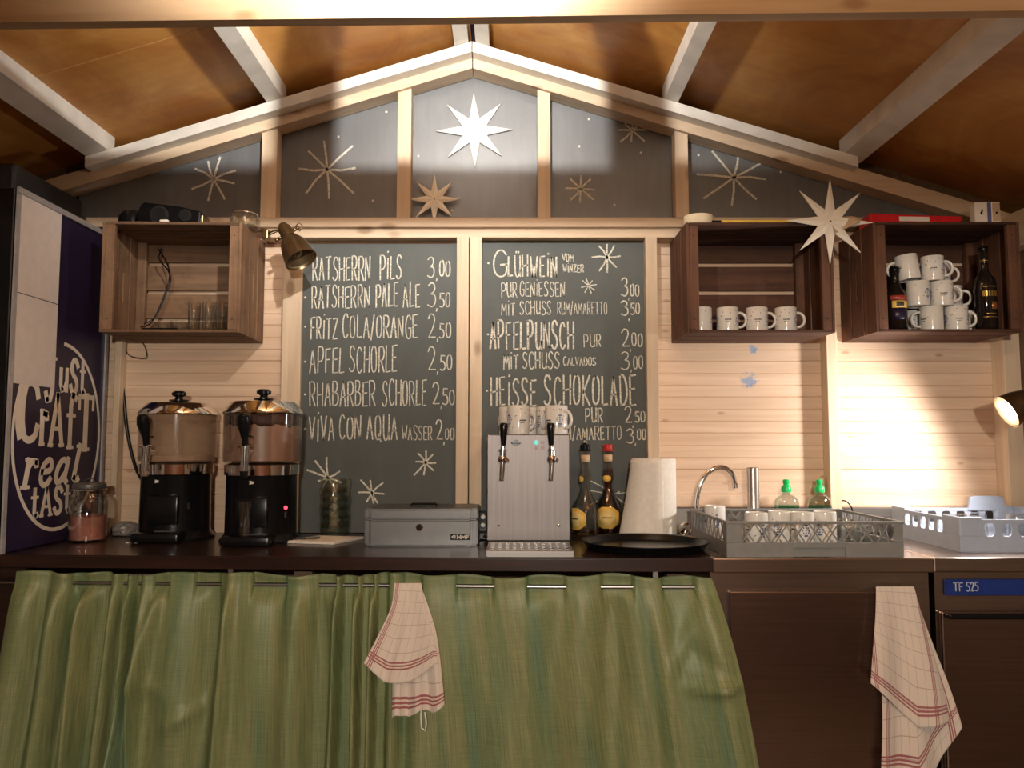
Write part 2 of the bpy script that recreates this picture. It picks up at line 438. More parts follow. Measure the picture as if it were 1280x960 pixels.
stud(X(348), X(372), 3.195, zc); stud(X(570), X(585.3), 3.165, zc); stud(X(586.7), X(602), 3.165, zc)
stud(X(809), X(824), 3.165, zc); stud(X(1037), X(1051), 3.185, EYE + .9); stud(X(1257), X(1284), 3.165, EYE + .9)
stud(X(136), X(144), 3.2, EYE + .6)
# studs between the gable boards
for u0, u1 in ((327, 346), (496.5, 513.5), (672, 688), (844, 860)):
    x0, x1 = at(u0, 220, 3.17).x, at(u1, 220, 3.17).x; b = MB()
    zt0, zt1 = roofz(x0, -.06), roofz(x1, -.06); zz = at(0, 273, 3.15).z
    b.prism([(x0, 3.165, zz), (x1, 3.165, zz), (x1, 3.165, zt1), (x0, 3.165, zt0)], (0, .065, 0)); trim(b, pine_z)
# rafters: white one in front, raw one behind and lower
for sgn in (-1, 1):
    xe = RX + sgn * 1.53
    b = MB(); b.prism([(RX + sgn * .002, 3.09, RZ), (xe, 3.09, roofz(xe)), (xe, 3.09, roofz(xe, -.043)), (RX + sgn * .002, 3.09, RZ - .043)], (0, .055, 0)); trim(b, white_paint)
    xe = XL if sgn < 0 else XR
    b = MB(); b.prism([(RX + sgn * .002, 3.146, RZ - .02), (xe, 3.146, roofz(xe, -.02)), (xe, 3.146, roofz(xe, -.084)), (RX + sgn * .002, 3.146, RZ - .084)], (0, .085, 0)); trim(b, pine_x)
    # painted blocking between rafter and roof skin
    b = MB(); b.prism([(RX + sgn * .06, 3.19, roofz(RX + sgn * .06, -.02)), (RX + sgn * 1.45, 3.19, roofz(RX + sgn * 1.45, -.02)), (RX + sgn * 1.45, 3.19, roofz(RX + sgn * 1.45, .032)), (RX + sgn * .06, 3.19, roofz(RX + sgn * .06, .032))], (0, .05, 0)); trim(b, white_paint)
    # roof skin
    x0, x1 = RX + sgn * .008, RX + sgn * 2.45
    b = MB()
    for ya, yb in (((-.5, 2.606), (2.610, 3.35)) if sgn < 0 else ((-.5, 3.35),)):
        b.prism([(x0, ya, roofz(x0, .07)), (x1, ya, roofz(x1, .07)), (x1, ya, roofz(x1, .085)), (x0, ya, roofz(x0, .085))], (0, yb - ya, 0))
    struct('ceiling_' + ('left' if sgn < 0 else 'right'), b, roof_panel)
    if sgn < 0:
        b = MB(); b.prism([(x0, 2.6062, roofz(x0, .0715)), (x1, 2.6062, roofz(x1, .0715)), (x1, 2.6062, roofz(x1, .085)), (x0, 2.6062, roofz(x0, .085))], (0, .0036, 0)); trim(b, white_paint)
    # plate along the head of the side wall
    xw = XL if sgn < 0 else XR
    b = MB(); zz = roofz(xw); b.box(min(xw, xw - sgn * .06), max(xw, xw - sgn * .06), .2, 3.14, zz - .17, zz - .03, .003, 1); trim(b, pine_y)
# ridge capping (dark strip seen in the slot between the two ridge purlins)
b = MB(); b.box(RX - .03, RX + .03, -.5, 3.3, roofz(RX, .086), roofz(RX, .10)); trim(b, navy)
# white purlins running from the gable to the front
for xc, wd in ((-1.645, .085), (-.945, .062), (RX - .042, .055), (RX + .042, .055), (.634, .052), (1.36, .08)):
    b = MB(); sg = 1 if xc > RX else -1
    b.prism([(xc - wd / 2, -.3, roofz(xc - wd / 2, .002)), (xc + wd / 2, -.3, roofz(xc + wd / 2, .002)), (xc + wd / 2, -.3, roofz(xc + wd / 2, .07)), (xc - wd / 2, -.3, roofz(xc - wd / 2, .07))], (0, 3.445, 0))
    trim(b, white_paint)
# front beam under the front truss, with two short posts above it
zb0 = EYE + 1.108; x0, x1 = XL + .002, XR - .002
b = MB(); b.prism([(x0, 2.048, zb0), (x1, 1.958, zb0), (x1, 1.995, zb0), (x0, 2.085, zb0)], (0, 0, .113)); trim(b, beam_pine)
for xc in (-.4445, .1215):
    b = MB(); b.prism([(xc - .05, 2.0, zb0 + .114), (xc + .05, 2.0, zb0 + .114), (xc + .05, 2.0, roofz(xc + .05, .065)), (xc - .05, 2.0, roofz(xc - .05, .065))], (0, .04, 0)); trim(b, pine_z)

# ------------------------------------------------------------------ chalk lettering
G = {  # strokes in a unit box
 'A': [[(0, 0), (.48, 1), (1, 0)], [(.2, .36), (.84, .38)]],
 'B': [[(.05, 0), (0, 1)], ['r', (0, 1), (.7, 1), (.85, .78), (.6, .55), (.02, .52)], ['r', (.5, .54), (1, .45), (1, .1), (.6, -.02), (.05, 0)]],
 'C': [['r', (.95, .86), (.75, 1.02), (.3, 1), (.02, .7), (.04, .25), (.35, -.02), (.75, 0), (1, .14)]],
 'D': [[(.05, 0), (0, 1)], ['r', (0, 1), (.6, .98), (1, .65), (1, .25), (.6, 0), (.05, 0)]],
 'E': [[(1, 1), (0, .97), (.05, 0), (1, .02)], [(.02, .53), (.82, .55)]],
 'F': [[(1, 1), (0, .96), (.05, 0)], [(.02, .52), (.82, .54)]],
 'G': [['r', (.95, .84), (.7, 1.02), (.3, 1), (0, .65), (.05, .2), (.4, -.02), (.85, .02), (1, .2), (.98, .46)], [(.55, .45), (1, .46)]],
 'H': [[(0, 1), (.03, 0)], [(1, 1), (.97, 0)], [(.02, .48), (.98, .52)]],
 'i': [[(.5, .86), (.5, 0)], [(.4, 1.12), (.6, 1.16)]],
 'I': [[(.5, 1), (.5, 0)]],
 'K': [[(0, 1), (.03, 0)], [(.95, 1), (.05, .45), (1, 0)]],
 'L': [[(.05, 1), (0, 0), (1, .04)]],
 'M': [[(0, 0), (.08, 1), (.5, .3), (.92, 1), (1, 0)]],
 'N': [[(0, 0), (.04, 1), (.93, .02), (1, 1)]],
 'O': [['r', (.5, 1), (.1, .9), (0, .5), (.1, .08), (.5, -.02), (.92, .1), (1, .5), (.9, .92), (.5, 1), (.4, .98)]],
 'P': [[(.05, 0), (0, 1)], ['r', (0, 1), (.75, 1.02), (1, .8), (.9, .5), (.4, .42), (.02, .44)]],
 'Q': [['r', (.5, 1), (.1, .9), (0, .5), (.1, .08), (.5, -.02), (.92, .1), (1, .5), (.9, .92), (.5, 1), (.4, .98)], [(.6, .25), (1.05, -.08)]],
 'R': [[(.05, 0), (0, 1)], ['r', (0, 1), (.75, 1.02), (.98, .8), (.85, .52), (.4, .46), (.02, .46)], [(.4, .46), (1, 0)]],
 'S': [['r', (.95, .86), (.7, 1.02), (.25, 1), (.05, .76), (.3, .55), (.75, .45), (1, .22), (.7, 0), (.25, -.02), (0, .12)]],
 'T': [[(0, .96), (1, 1)], [(.52, .98), (.5, 0)]],
 'U': [['r', (0, 1), (.02, .3), (.2, 0), (.6, -.03), (.95, .2), (.98, .6), (.97, 1)], [(.97, .3), (1.02, 0)]],
 'V': [[(0, 1), (.5, 0), (1, 1)]],
 'W': [[(0, 1), (.25, 0), (.5, .6), (.76, 0), (1, 1)]],
 'Y': [[(0, 1), (.5, .45), (1, 1)], [(.5, .45), (.5, 0)]],
 'Z': [[(.03, .97), (.95, 1), (0, 0), (1, .04)]],
 '/': [[(0, -.08), (1, 1.02)]],
 ',': [[(.6, .12), (.3, -.22)]],
 '0': [['r', (.5, 1), (.1, .9), (0, .5), (.1, .08), (.5, -.02), (.92, .1), (1, .5), (.9, .92), (.5, 1), (.4, .98)]],
 '2': [['r', (.05, .8), (.25, 1.02), (.75, 1.0), (.95, .75), (.6, .35), (.1, .02)], [(.1, .02), (1, .03)]],
 '3': [['r', (.05, .88), (.4, 1.03), (.9, .95), (.9, .65), (.4, .53)], ['r', (.4, .53), (1, .5), (1.05, .15), (.6, -.04), (0, .08)]],
 '5': [[(.95, .98), (.15, 1), (.08, .56)], ['r', (.08, .56), (.5, .64), (1, .45), (1, .12), (.5, -.03), (0, .06)]],
}
G['\u00dc'] = [s for s in G['U']] + [[(.28, 1.14), (.3, 1.2)], [(.7, 1.14), (.72, 1.2)]]
WID = {'i': .3, 'I': .3, 'M': 1.25, 'W': 1.3, '/': .6, ',': .3, 'L': .8, 'E': .85, 'F': .85}
def chaikin(p, it=2):
    for _ in range(it):
        q = [p[0]]
        for a, c in zip(p, p[1:]):
            q += [(a[0] * .75 + c[0] * .25, a[1] * .75 + c[1] * .25), (a[0] * .25 + c[0] * .75, a[1] * .25 + c[1] * .75)]
        p = q + [p[-1]]
    return p
def ribbon(mb, pts, hw, nrm, th=.0015):
    # a stroke that turns back sharply is laid as two strokes
    pts = [Vector(p) for p in pts]
    for i in range(1, len(pts) - 1):
        if (pts[i] - pts[i - 1]).normalized().dot((pts[i + 1] - pts[i]).normalized()) < .35:
            ribbon_(mb, pts[:i + 1], hw, nrm, th); ribbon(mb, pts[i:], hw, nrm, th); return
    ribbon_(mb, pts, hw, nrm, th)
def ribbon_(mb, pts, hw, nrm, th):
    """flat chalk line through 3-D points on a plane with normal nrm; its joints are filled with small discs"""
    nrm = Vector(nrm); bm = mb.bm
    pts = [Vector(p) for p in pts]
    L = []; R = []
    for i, p in enumerate(pts):
        d0 = (p - pts[i - 1]).normalized() if i else None
        d1 = (pts[i + 1] - p).normalized() if i < len(pts) - 1 else None
        d0 = d0 or d1; d1 = d1 or d0
        m = d0 + d1
        m = m.normalized() if m.length > .3 else d0
        sd = m.cross(nrm).normalized(); c = max(.55, sd.dot(d0.cross(nrm).normalized()))
        e = (-d1 * hw * .6 if i == 0 else (d0 * hw * .6 if i == len(pts) - 1 else Vector()))
        L.append(p + sd * hw / c + e); R.append(p - sd * hw / c + e)
    up = nrm * th
    vl = [bm.verts.new(p + up) for p in L]; vr = [bm.verts.new(p + up) for p in R]
    wl = [bm.verts.new(p) for p in L]; wr = [bm.verts.new(p) for p in R]
    for i in range(len(pts) - 1):
        bm.faces.new((vl[i], vl[i + 1], vr[i + 1], vr[i])); bm.faces.new((wl[i], wl[i + 1], vl[i + 1], vl[i])); bm.faces.new((vr[i], vr[i + 1], wr[i + 1], wr[i]))
    bm.faces.new((wl[0], vl[0], vr[0], wr[0])); bm.faces.new((wl[-1], vl[-1], vr[-1], wr[-1]))
BY = 3.212                     # face of the menu boards
def jit(a): return random.uniform(-a, a)
def write(mb, txt, u0, u1, v0, v1, hw, y=BY):
    """hand-lettered word filling the photo's box u0..u1, v0..v1 on the board"""
    gap = .5 if hw > .003 else .42; tot = sum(WID.get(c, 1) for c in txt) + gap * (len(txt) - 1)
    p0, p1 = at(u0, v1, y), at(u1, v0, y); un = (p1.x - p0.x) / tot; x = p0.x; h = p1.z - p0.z
    for c in txt:
        wd = WID.get(c, 1) * un; dz = jit(.03) * h; sh = jit(.03) * h; hh = h * (1 + jit(.05)); wj = wd * (1 + jit(.06))
        for st in G[c]:
            if st[0] == 'r': st = chaikin(st[1:])
            ribbon(mb, [(x + a * wj + sh * q * .5, y - .0002, p0.z + dz + q * hh) for a, q in st], hw * (1 + jit(.15)), (0, -1, 0))
        x += wd + gap * un
def chalk_star(mb, u, v, r, y, rays, hw=.0035):
    c = at(u, v, y); k = y / F
    for ang, ln in rays:
        a = math.radians(ang); e = Vector((math.cos(a), 0, math.sin(a))) * r * ln * k
        q = Vector((-e.z, 0, e.x)) * jit(.06)
        ribbon(mb, [c + Vector((0, -.0002, 0)), c + e * .5 + q + Vector((0, -.0002, 0)), c + e + Vector((0, -.0002, 0))], hw, (0, -1, 0))

# left menu board
def menu_board(u0, u1, v0, v1, label):
    a, c = at(u0, v0, BY), at(u1, v1, BY)
    root = thing('chalkboard', label, 'chalkboard', ((a.x + c.x) / 2, BY, CT + .001))
    bb = MB(); bb.box(a.x - root.location.x, c.x - root.location.x, 0, .008, CT + .003 - root.location.z, a.z - root.location.z)
    bb.build('board', slate, root)
    return root
def chalk_part(name, mb, root):
    for v in mb.bm.verts: v.co -= root.location
    return mb.build(name, chalk, root)
def lines(root, rows):
    for row in rows:
        for wd in row:
            if wd[0][0] not in '0235,':
                mb = MB(); write(mb, *wd); chalk_part('chalk_word', mb, root)
        mb = MB(); n_ = 0
        for wd in row:
            if wd[0][0] in '0235,': write(mb, *wd); n_ += 1
        if n_: chalk_part('chalk_price', mb, root)
def price(p, x0, x1, xs, vt, vb, s0, s1, hw):
    """big first figure, comma, two smaller figures"""
    return [(p[0], x0, xs - 4.5, vt, vb, hw), (',', xs - 5, xs - 2.5, s0, s1 + 1, hw), (p[2:], xs, x1, s0, s1, hw)]
H = .0024
mb1 = menu_board(371, 570, 305, 690, 'grey-green chalk menu board left of the centre stud, listing beer and cold drinks')
lines(mb1, [
 [('RATSHERRN', 391, 463, 320.5, 350, H), ('PiLS', 475, 502, 319.5, 349, H), ('3', 534.6, 543, 320, 346, H), (',', 545, 547, 340, 349, H), ('00', 549.5, 562.5, 326, 345, H)],
 [('RATSHERRN', 390, 462, 357, 384.6, H), ('PALE', 470, 497.4, 354.5, 383.5, H), ('ALE', 504, 525, 354.5, 384, H), ('3', 534.6, 544, 354.5, 384, H), (',', 545, 547, 377, 387, H), ('50', 549.5, 562.5, 366, 383.5, H)],
 [('FRiTZ', 388.5, 422, 397, 423.5, H), ('COLA/ORANGE', 428.4, 521.8, 394.5, 422.5, H), ('2', 535, 544, 394, 422, H), (',', 546, 548, 416, 425, H), ('50', 549.5, 563.4, 404, 422, H)],
 [('APFEL', 387.2, 430.4, 434.5, 465.5, H), ('SCHORLE', 437, 496, 432.5, 465, H), ('2', 535, 545, 434, 462, H), (',', 546, 548, 456, 466, H), ('50', 550.5, 564.5, 443.5, 462.5, H)],
 [('RHABARBER', 387.2, 469, 477, 507, H), ('SCHORLE', 478, 533, 475.5, 506.5, H), ('2', 540.5, 549.5, 478.8, 506, H), (',', 550.5, 552.5, 499, 509, H), ('50', 553.5, 568, 486.7, 506, H)],
 [('ViVA', 386.7, 418, 520.5, 550.7, H), ('CON', 424.3, 450.7, 521, 549, H), ('AQUA', 458.8, 496.8, 519.5, 549.5, H), ('WASSER', 502.5, 540, 532.4, 549.5, .0017), ('2', 545, 553, 524.5, 550, H), (',', 554, 556, 545, 554, H), ('00', 556.5, 567.5, 535.5, 549.7, H)],
])
mb = MB()
for v in (372, 408.5, 452, 493, 536):
    mb = MB(); c = at(381.5, v, BY); mb.cyl(c - Vector((0, .002, 0)), c, .0045, seg=8); chalk_part('chalk_bullet', mb, mb1)
def star8(base, jt=10): return [(base + 45 * k + jit(jt), 1 + jit(.18)) for k in range(8)]
def cstar(root, u, v, r, y=BY, rays=None, hw=.0033):
    mb = MB(); chalk_star(mb, u, v, r, y, rays or star8(12), hw); chalk_part('chalk_star', mb, root)
cstar(mb1, 410, 597, 25, rays=[(95, 1.0), (128, 1.05), (160, 1.1), (28, .65), (200, .5), (245, .8), (300, .8), (340, .7)], hw=.0036)
cstar(mb1, 532, 578, 14, rays=[(88, 1), (130, 1.05), (175, .85), (228, 1.5), (262, 1.1), (315, 1), (357, .9), (48, .95)])
cstar(mb1, 465, 616, 14, rays=[(98, 1.1), (132, 1.5), (178, 1.15), (240, .9), (300, 1), (280, .9), (355, 1.05), (42, 1.3)])

mb2 = menu_board(601.5, 811, 303, 690, 'grey-green chalk menu board right of the centre stud, listing hot drinks')
T = .0018; B_ = .0036
lines(mb2, [
 [('G', 616.6, 633.8, 313.5, 346, B_), ('L\u00dcH', 635.5, 659.5, 320, 345.5, .0031), ('WEiN', 663, 695.8, 320, 345.5, .0031), ('VOM', 702.9, 717, 317.6, 326.7, T), ('WiNZER', 704, 729.3, 330.8, 340.3, T)],
 [('PUR', 627, 646, 353, 371.4, T), ('GENiESSEN', 650, 705.5, 352.5, 370.4, T), ('3', 776.6, 784, 347, 370, H), (',', 785, 787, 366, 374, T), ('00', 788, 798.4, 356, 370.4, H)],
 [('MiT', 627, 643.4, 378.5, 394, T), ('SCHUSS', 650, 688.7, 376.5, 393, T), ('RUM/AMARETTO', 696.8, 758.8, 377.5, 392.7, .0015), ('3', 776.4, 785, 376.5, 394, H), (',', 785.5, 787, 390, 399, T), ('50', 788.5, 799, 379.5, 392.8, H)],
 [('APFELPUNSCH', 612.8, 716.5, 402.5, 436, B_), ('PUR', 730, 751, 418, 433.4, T), ('2', 777, 786, 410.5, 433, H), (',', 787, 789, 430, 438, T), ('00', 790, 802.5, 416, 432.5, H)],
 [('MiT', 629.8, 647.4, 443.5, 461, H), ('SCHUSS', 653.5, 698.8, 440.5, 460.5, H), ('CALVADOS', 704.3, 744.5, 446.6, 456.5, T), ('3', 776.2, 786, 440.5, 462, H), (',', 788, 790, 457, 464, T), ('00', 792, 803, 445.5, 461, H)],
 [('HEiSSE', 613.8, 669.4, 473, 507, B_), ('SCHOKOLADE', 680.5, 794, 469.5, 506, B_)],
 [('PUR', 732, 752.7, 510, 527.3, H), ('2', 781, 789, 508, 528.5, H), (',', 790.5, 792, 526, 533, H), ('50', 794, 806, 514, 527.3, H)],
 [('RUM/AMARETTO', 693, 776.5, 533, 549.5, T), ('3', 783.5, 792, 535.5, 553.5, H), (',', 793.5, 795, 548, 555, H), ('00', 796.5, 807, 536.5, 549.7, H)],
])
mb = MB()
for u, v in ((610.5, 329), (610, 418), (608.7, 488.5)):
    mb = MB(); c = at(u, v, BY); mb.cyl(c - Vector((0, .002, 0)), c, .0045, seg=8); chalk_part('chalk_bullet', mb, mb2)
cstar(mb2, 758.8, 321.6, 17.5, rays=[(90, .95), (125, 1), (180, 1.1), (240, 1.15), (270, 1.1), (312, 1.0), (5, .95), (58, 1.0)])
cstar(mb2, 736, 357, 9, hw=.002)
cstar(mb2, 765, 618, 20, rays=[(170, 1.4), (148, 1.6), (205, 1.5), (20, .5), (8, 1.2), (-35, 1.2)], hw=.002)

# gable boards
GY = 3.236
def gable_board(u0, u1, label, peak=False):
    x0, x1 = at(u0, 220, GY).x, at(u1, 220, GY).x; zb_ = at(0, 274, GY).z
    root = thing('chalkboard', label, 'chalkboard', ((x0 + x1) / 2, GY, zb_))
    top = [(x1, GY, max(zb_ + .002, roofz(x1, -.055)))] + ([(RX, GY, roofz(RX, -.055))] if peak else []) + [(x0, GY, max(zb_ + .002, roofz(x0, -.055)))]
    mb = MB(); mb.prism([(x0, GY, zb_), (x1, GY, zb_)] + top, (0, .008, 0))
    for v in mb.bm.verts: v.co -= root.location
    mb.build('board', slate_dark, root)
    return root
def dots(root, pts):
    for u, v in pts:
        mb = MB(); c = at(u, v, GY); mb.cyl(c - Vector((0, .0015, 0)), c, .005, seg=8); chalk_part('chalk_dot', mb, root)
g1 = gable_board(100, 328, 'triangular black gable board at the far left eave with one chalk star')
cstar(g1, 267, 224, 27, GY, [(75, 1.1), (108, .9), (150, 1.0), (205, 1.1), (258, 1.05), (300, 1.1), (-12, 1.0), (22, 1.1)], .004)
dots(g1, [(322, 174)])
g2 = gable_board(345, 498, 'black gable board between the two left studs with one large chalk star')
cstar(g2, 409, 212, 34, GY, [(97, 1.1), (135, 1.0), (178, 1.05), (230, 1.2), (275, 1.1), (318, 1.35), (3, 1.05), (44, 1.3)], .0042)
dots(g2, [(483, 140), (423, 171), (466, 251)])
g3 = gable_board(512, 674, 'pentagonal black gable board under the ridge behind the big white star', True)
dots(g3, [(524, 111), (665, 111), (523, 195), (565, 263)])
g4 = gable_board(687, 846, 'black gable board right of the ridge with two small chalk stars')
cstar(g4, 790, 163, 15, GY, [(80, .9), (130, 1.3), (178, 1.1), (225, 1.4), (265, 1.0), (318, 1.4), (2, 1.1), (42, 1.2)], .0036)
cstar(g4, 726, 236, 16, GY, [(88, 1.05), (135, 1.2), (178, 1.2), (228, 1.2), (266, 1.1), (318, 1.3), (-5, 1.1), (45, 1.1)], .0036)
dots(g4, [(692, 116), (736, 149), (724, 183), (801, 191), (768, 256)])
g5 = gable_board(858, 1235, 'triangular black gable board at the right eave with one wide chalk star')
cstar(g5, 917, 222, 36, GY, [(78, 1.0), (128, 1.2), (175, 1.3), (215, 1.3), (265, 1.0), (315, 1.1), (-3, 1.1), (28, 1.15)], .0042)
dots(g5, [(873, 194), (976, 215), (1040, 215)])

# ------------------------------------------------------------------ fridge cabinet with printed side at the left end of the counter
FX = -1.64
fr = thing('drinks_fridge', 'tall dark drinks fridge on the left counter end with a cream slogan on its side', 'fridge', (FX - .25, 2.92, CT + .001))
FO = fr.location
b = MB(); b.box(-.245, .249, -.3, .29, .0, 1.2, .004, 1); b.build('cabinet', navy, fr)
b = MB(); b.box(-.245, .243, -.325, -.302, .01, 1.2, .003, 1); dr = b.build('door', black, fr)
b = MB(); b.box(.15, .185, -.35, -.326, .45, .95, .008, 2); b.build('handle', steel, dr)
b = MB()
b.box(.2492, .258, -.325, .3, 1.185, 1.205); b.box(.2492, .256, -.325, -.308, .0, 1.184); b.box(.2492, .256, .282, .3, .0, 1.184)
b.build('edge_trim', plain('trim_grey', (.42, .40, .40), .4, .3), fr)
b = MB()
def side(s, z): return Vector((FX + .0003, s, EYE + z)) - FO
zlo, zhi = .20, .842
b.box(.2496, .2532, 2.603 - FO.y, 2.855 - FO.y, EYE + .20 - FO.z, EYE + .50 - FO.z); b.box(.2496, .2532, 2.603 - FO.y, 2.855 - FO.y, EYE + .503 - FO.z, EYE + .842 - FO.z)
b.build('white_sheet', sheet_white, fr)
# slogan
mb = MB()
ell = [(2.905 + .275 * math.cos(a), .03 + .335 * math.sin(a)) for a in [math.radians(x) for x in range(-212, 93, 6)]]
ribbon(mb, [side(s, z) for s, z in ell], .0065, (1, 0, 0))
mb.build('printed_oval', print_cream, fr)
LG = {  # heavy poster letters: strokes (points, half width)
 'J': [([(.55, 1), (.55, .25), (.4, .05), (.15, .03), (.03, .2)], 1), ([(.3, 1), (.8, 1)], .5)],
 'u': [([(.12, .7), (.12, .2), (.3, .02), (.6, .05), (.75, .25)], 1), ([(.82, .72), (.82, 0)], 1), ([(0, .7), (.25, .7)], .45)],
 'S': [(chaikin([(.9, .82), (.7, 1), (.3, 1), (.1, .75), (.35, .53), (.7, .43), (.9, .22), (.65, 0), (.25, 0), (.08, .2)]), 1)],
 't': [([(.45, 1), (.45, .15), (.6, .02), (.85, .08)], 1), ([(.08, .7), (.85, .7)], .55)],
 'C': [(chaikin([(.9, .76), (.8, .98), (.4, 1.02), (.12, .78), (.1, .25), (.4, -.02), (.8, .03), (.92, .25)]), 1.0), (chaikin([(.2, .9), (.11, .7), (.1, .3), (.2, .1)]), 2.0)],
 'r': [([(.3, .72), (.3, 0)], 1), ([(.3, .5), (.5, .68), (.8, .66), (.85, .55)], .9), ([(.08, .72), (.3, .72)], .5), ([(.08, 0), (.58, 0)], .5)],
 'A': [([(.1, 0), (.5, 1), (.9, 0)], .9), ([(.25, .32), (.75, .32)], .6), ([(-.02, 0), (.25, 0)], .5), ([(.72, 0), (1.02, 0)], .5)],
 'f': [([(.4, 0), (.4, .78), (.55, .98), (.85, .92)], 1), ([(.1, .6), (.8, .6)], .55), ([(.15, 0), (.68, 0)], .5)],
 'T': [([(.5, 1), (.5, 0)], 1.15), ([(.02, .97), (.98, .97)], .7), ([(.04, .97), (.04, .74)], .6), ([(.96, .97), (.96, .74)], .6), ([(.25, 0), (.75, 0)], .5)],
 'e': [(chaikin([(.14, .4), (.84, .42), (.82, .68), (.5, .78), (.15, .58), (.12, .2), (.4, 0), (.75, .06), (.9, .2)]), .85)],
 'a': [(chaikin([(.78, .62), (.45, .76), (.12, .5), (.12, .12), (.4, -.02), (.75, .3)]), .9), ([(.82, .74), (.76, .12), (.95, .02)], .95)],
 'l': [([(.5, 1.15), (.42, .1), (.65, 0), (.8, .08)], 1), ([(.25, 1.12), (.5, 1.15)], .5)],
}
def poster(letters):
    mb = MB()
    for c, s0, s1, z0, z1, hw, sl in letters:
        for k_, (st, f_) in enumerate(LG[c]):
            ribbon(mb, [side(s0 + (.06 + a * .88) * (s1 - s0) + sl * q, z0 + q * (z1 - z0)) + Vector((.0001 * k_, 0, 0)) for a, q in st], hw * f_, (1, 0, 0), .001)
    mb.build('printed_slogan', print_cream, fr)
poster([('J', 2.80, 2.885, .15, .305, .011, 0), ('u', 2.887, 2.95, .195, .305, .010, 0), ('S', 2.955, 3.018, .192, .312, .0105, 0), ('t', 3.02, 3.07, .192, .312, .010, 0)])
poster([('C', 2.645, 2.785, .0135, .208, .0125, 0), ('r', 2.775, 2.832, .0, .16, .0125, 0), ('A', 2.832, 2.935, -.004, .178, .0125, 0), ('f', 2.938, 3.022, -.012, .185, .0125, 0), ('T', 3.018, 3.14, -.02, .186, .0135, 0)])
poster([('r', 2.675, 2.775, -.146, -.018, .0125, .03), ('e', 2.775, 2.865, -.146, -.026, .0125, .03), ('a', 2.87, 2.97, -.142, -.024, .0125, .03), ('l', 2.965, 3.06, -.138, -.022, .0125, .03)])
poster([('t', 2.745, 2.80, -.25, -.155, .0092, 0), ('A', 2.80, 2.88, -.25, -.155, .0088, 0), ('S', 2.882, 2.945, -.248, -.155, .0092, 0), ('t', 2.945, 3.0, -.247, -.155, .009, 0), ('e', 3.0, 3.06, -.245, -.15, .009, 0)])
b = MB(); b.box(-.2, .16, -.2, .24, 1.207, 1.33, .01, 2)
o = b.build('storage_box', black_soft); o.location = FO; tag(o, 'black box lying on top of the tall fridge under the left eave', 'box')
# ------------------------------------------------------------------ counter, steel units, curtain
XS = .622                      # seam between dark counter and steel sink unit
def yf(x): return 2.52 - .045 * (x - .1) / 1.0 * (1 if x < .1 else .3)     # front edge, a touch deeper to the left
b = MB()
b.prism([(XL + .003, yf(XL), CT - .04), (0.1, yf(.1), CT - .04), (XS, yf(XS), CT - .04), (XS, WY - .003, CT - .04), (XL + .003, WY - .003, CT - .04)], (0, 0, .04))
bmesh.ops.bevel(b.bm, geom=[e for e in b.bm.edges if all(v.co.y < 3 for v in e.verts) and abs(e.verts[0].co.z - e.verts[1].co.z) < .001 and min(v.co.z for v in e.verts) > CT - .01], offset=.004, segments=2, affect='EDGES')
top = thing('back_counter', 'long dark brown back counter behind the green curtain', 'counter', (-.75, 2.9, 0))
def rel(mb, root):
    for v in mb.bm.verts: v.co -= root.location
    return mb
rel(b, top).build('worktop', counter_mat, top)
for x in (-1.9, -.7, .55):
    b = MB(); b.box(x - .03, x + .03, 2.72, 2.78, 0.001, CT - .041); rel(b, top).build('leg', dark_wood, top)

b = MB(); b.box(XL + .01, -1.60, 2.67, 2.69, .001, CT - .041); rel(b, top).build('added_dark_panel', counter_mat, top)  # dark sheet added to cover the lit wall left of the curtain
# sink unit
su = thing('sink_unit', 'dark reflecting stainless steel sink cabinet right of the curtain with a plain door', 'sink cabinet', (.96, 2.85, 0))
X0, X1 = XS + .002, 1.312
b = MB(); b.box(X0, X1, 2.52, 3.2, CT - .045, CT, .004, 2); rel(b, su).build('worktop', steel_dark, su)
b = MB(); b.box(X0, 1.98, 3.205, 3.245, CT + .0, CT + .103, .004, 1); rel(b, su).build('splashback', steel, su)
b = MB(); b.box(X0, X1, 2.56, 3.2, .08, CT - .046)
rel(b, su).build('carcass', steel_dark, su)
b = MB(); b.box(X0 + .055, X1 - .10, 2.54, 2.559, .12, CT - .105, .004, 2); rel(b, su).build('door', steel_mat('door_steel', (.34, .255, .21), .25), su)
for x in (X0 + .04, X1 - .04):
    for y in (2.57, 3.15):
        b = MB(); b.cyl((x, y, .001), (x, y, .079), .02); rel(b, su).build('foot', steel_dark, su)
# glass washer
gw = thing('glass_washer', 'stainless steel undercounter glass washer at the far right with a blue model strip', 'dishwasher', (1.66, 2.85, 0))
X2, X3 = 1.325, 1.98
b = MB(); b.box(X1 + .004, X3, 2.53, 3.2, CT - .045, CT - .0005, .004, 2); rel(b, gw).build('worktop', steel_dark, gw)
b = MB(); b.box(X2, X3, 2.55, 3.2, .06, CT - .046); rel(b, gw).build('cabinet', steel_dark, gw)
a, c = at(1180, 724, 2.545), at(1290, 744, 2.545)
b = MB(); b.box(a.x, X3 - .02, 2.538, 2.549, c.z, a.z, .002, 1); sp = rel(b, gw).build('model_strip', blue_strip, gw)
mb = MB(); zz = (a.z + c.z) / 2
for t_, u0, u1 in (('TF', 1192, 1203), ('525', 1208, 1222)): write(mb, t_, u0, u1, 728, 738.5, .0014, 2.538)
rel(mb, gw).build('model_lettering', plain('silver_print', (.5, .55, .65), .4), sp)
b = MB(); b.box(a.x - .02, X3 - .01, 2.53, 2.549, .12, CT - .165, .005, 2); dr = rel(b, gw).build('door', bpy.data.materials['door_steel'], gw)
b = MB(); b.box(a.x - .01, X3 - .02, 2.505, 2.531, CT - .185, CT - .168, .006, 2); rel(b, gw).build('handle', black, dr)

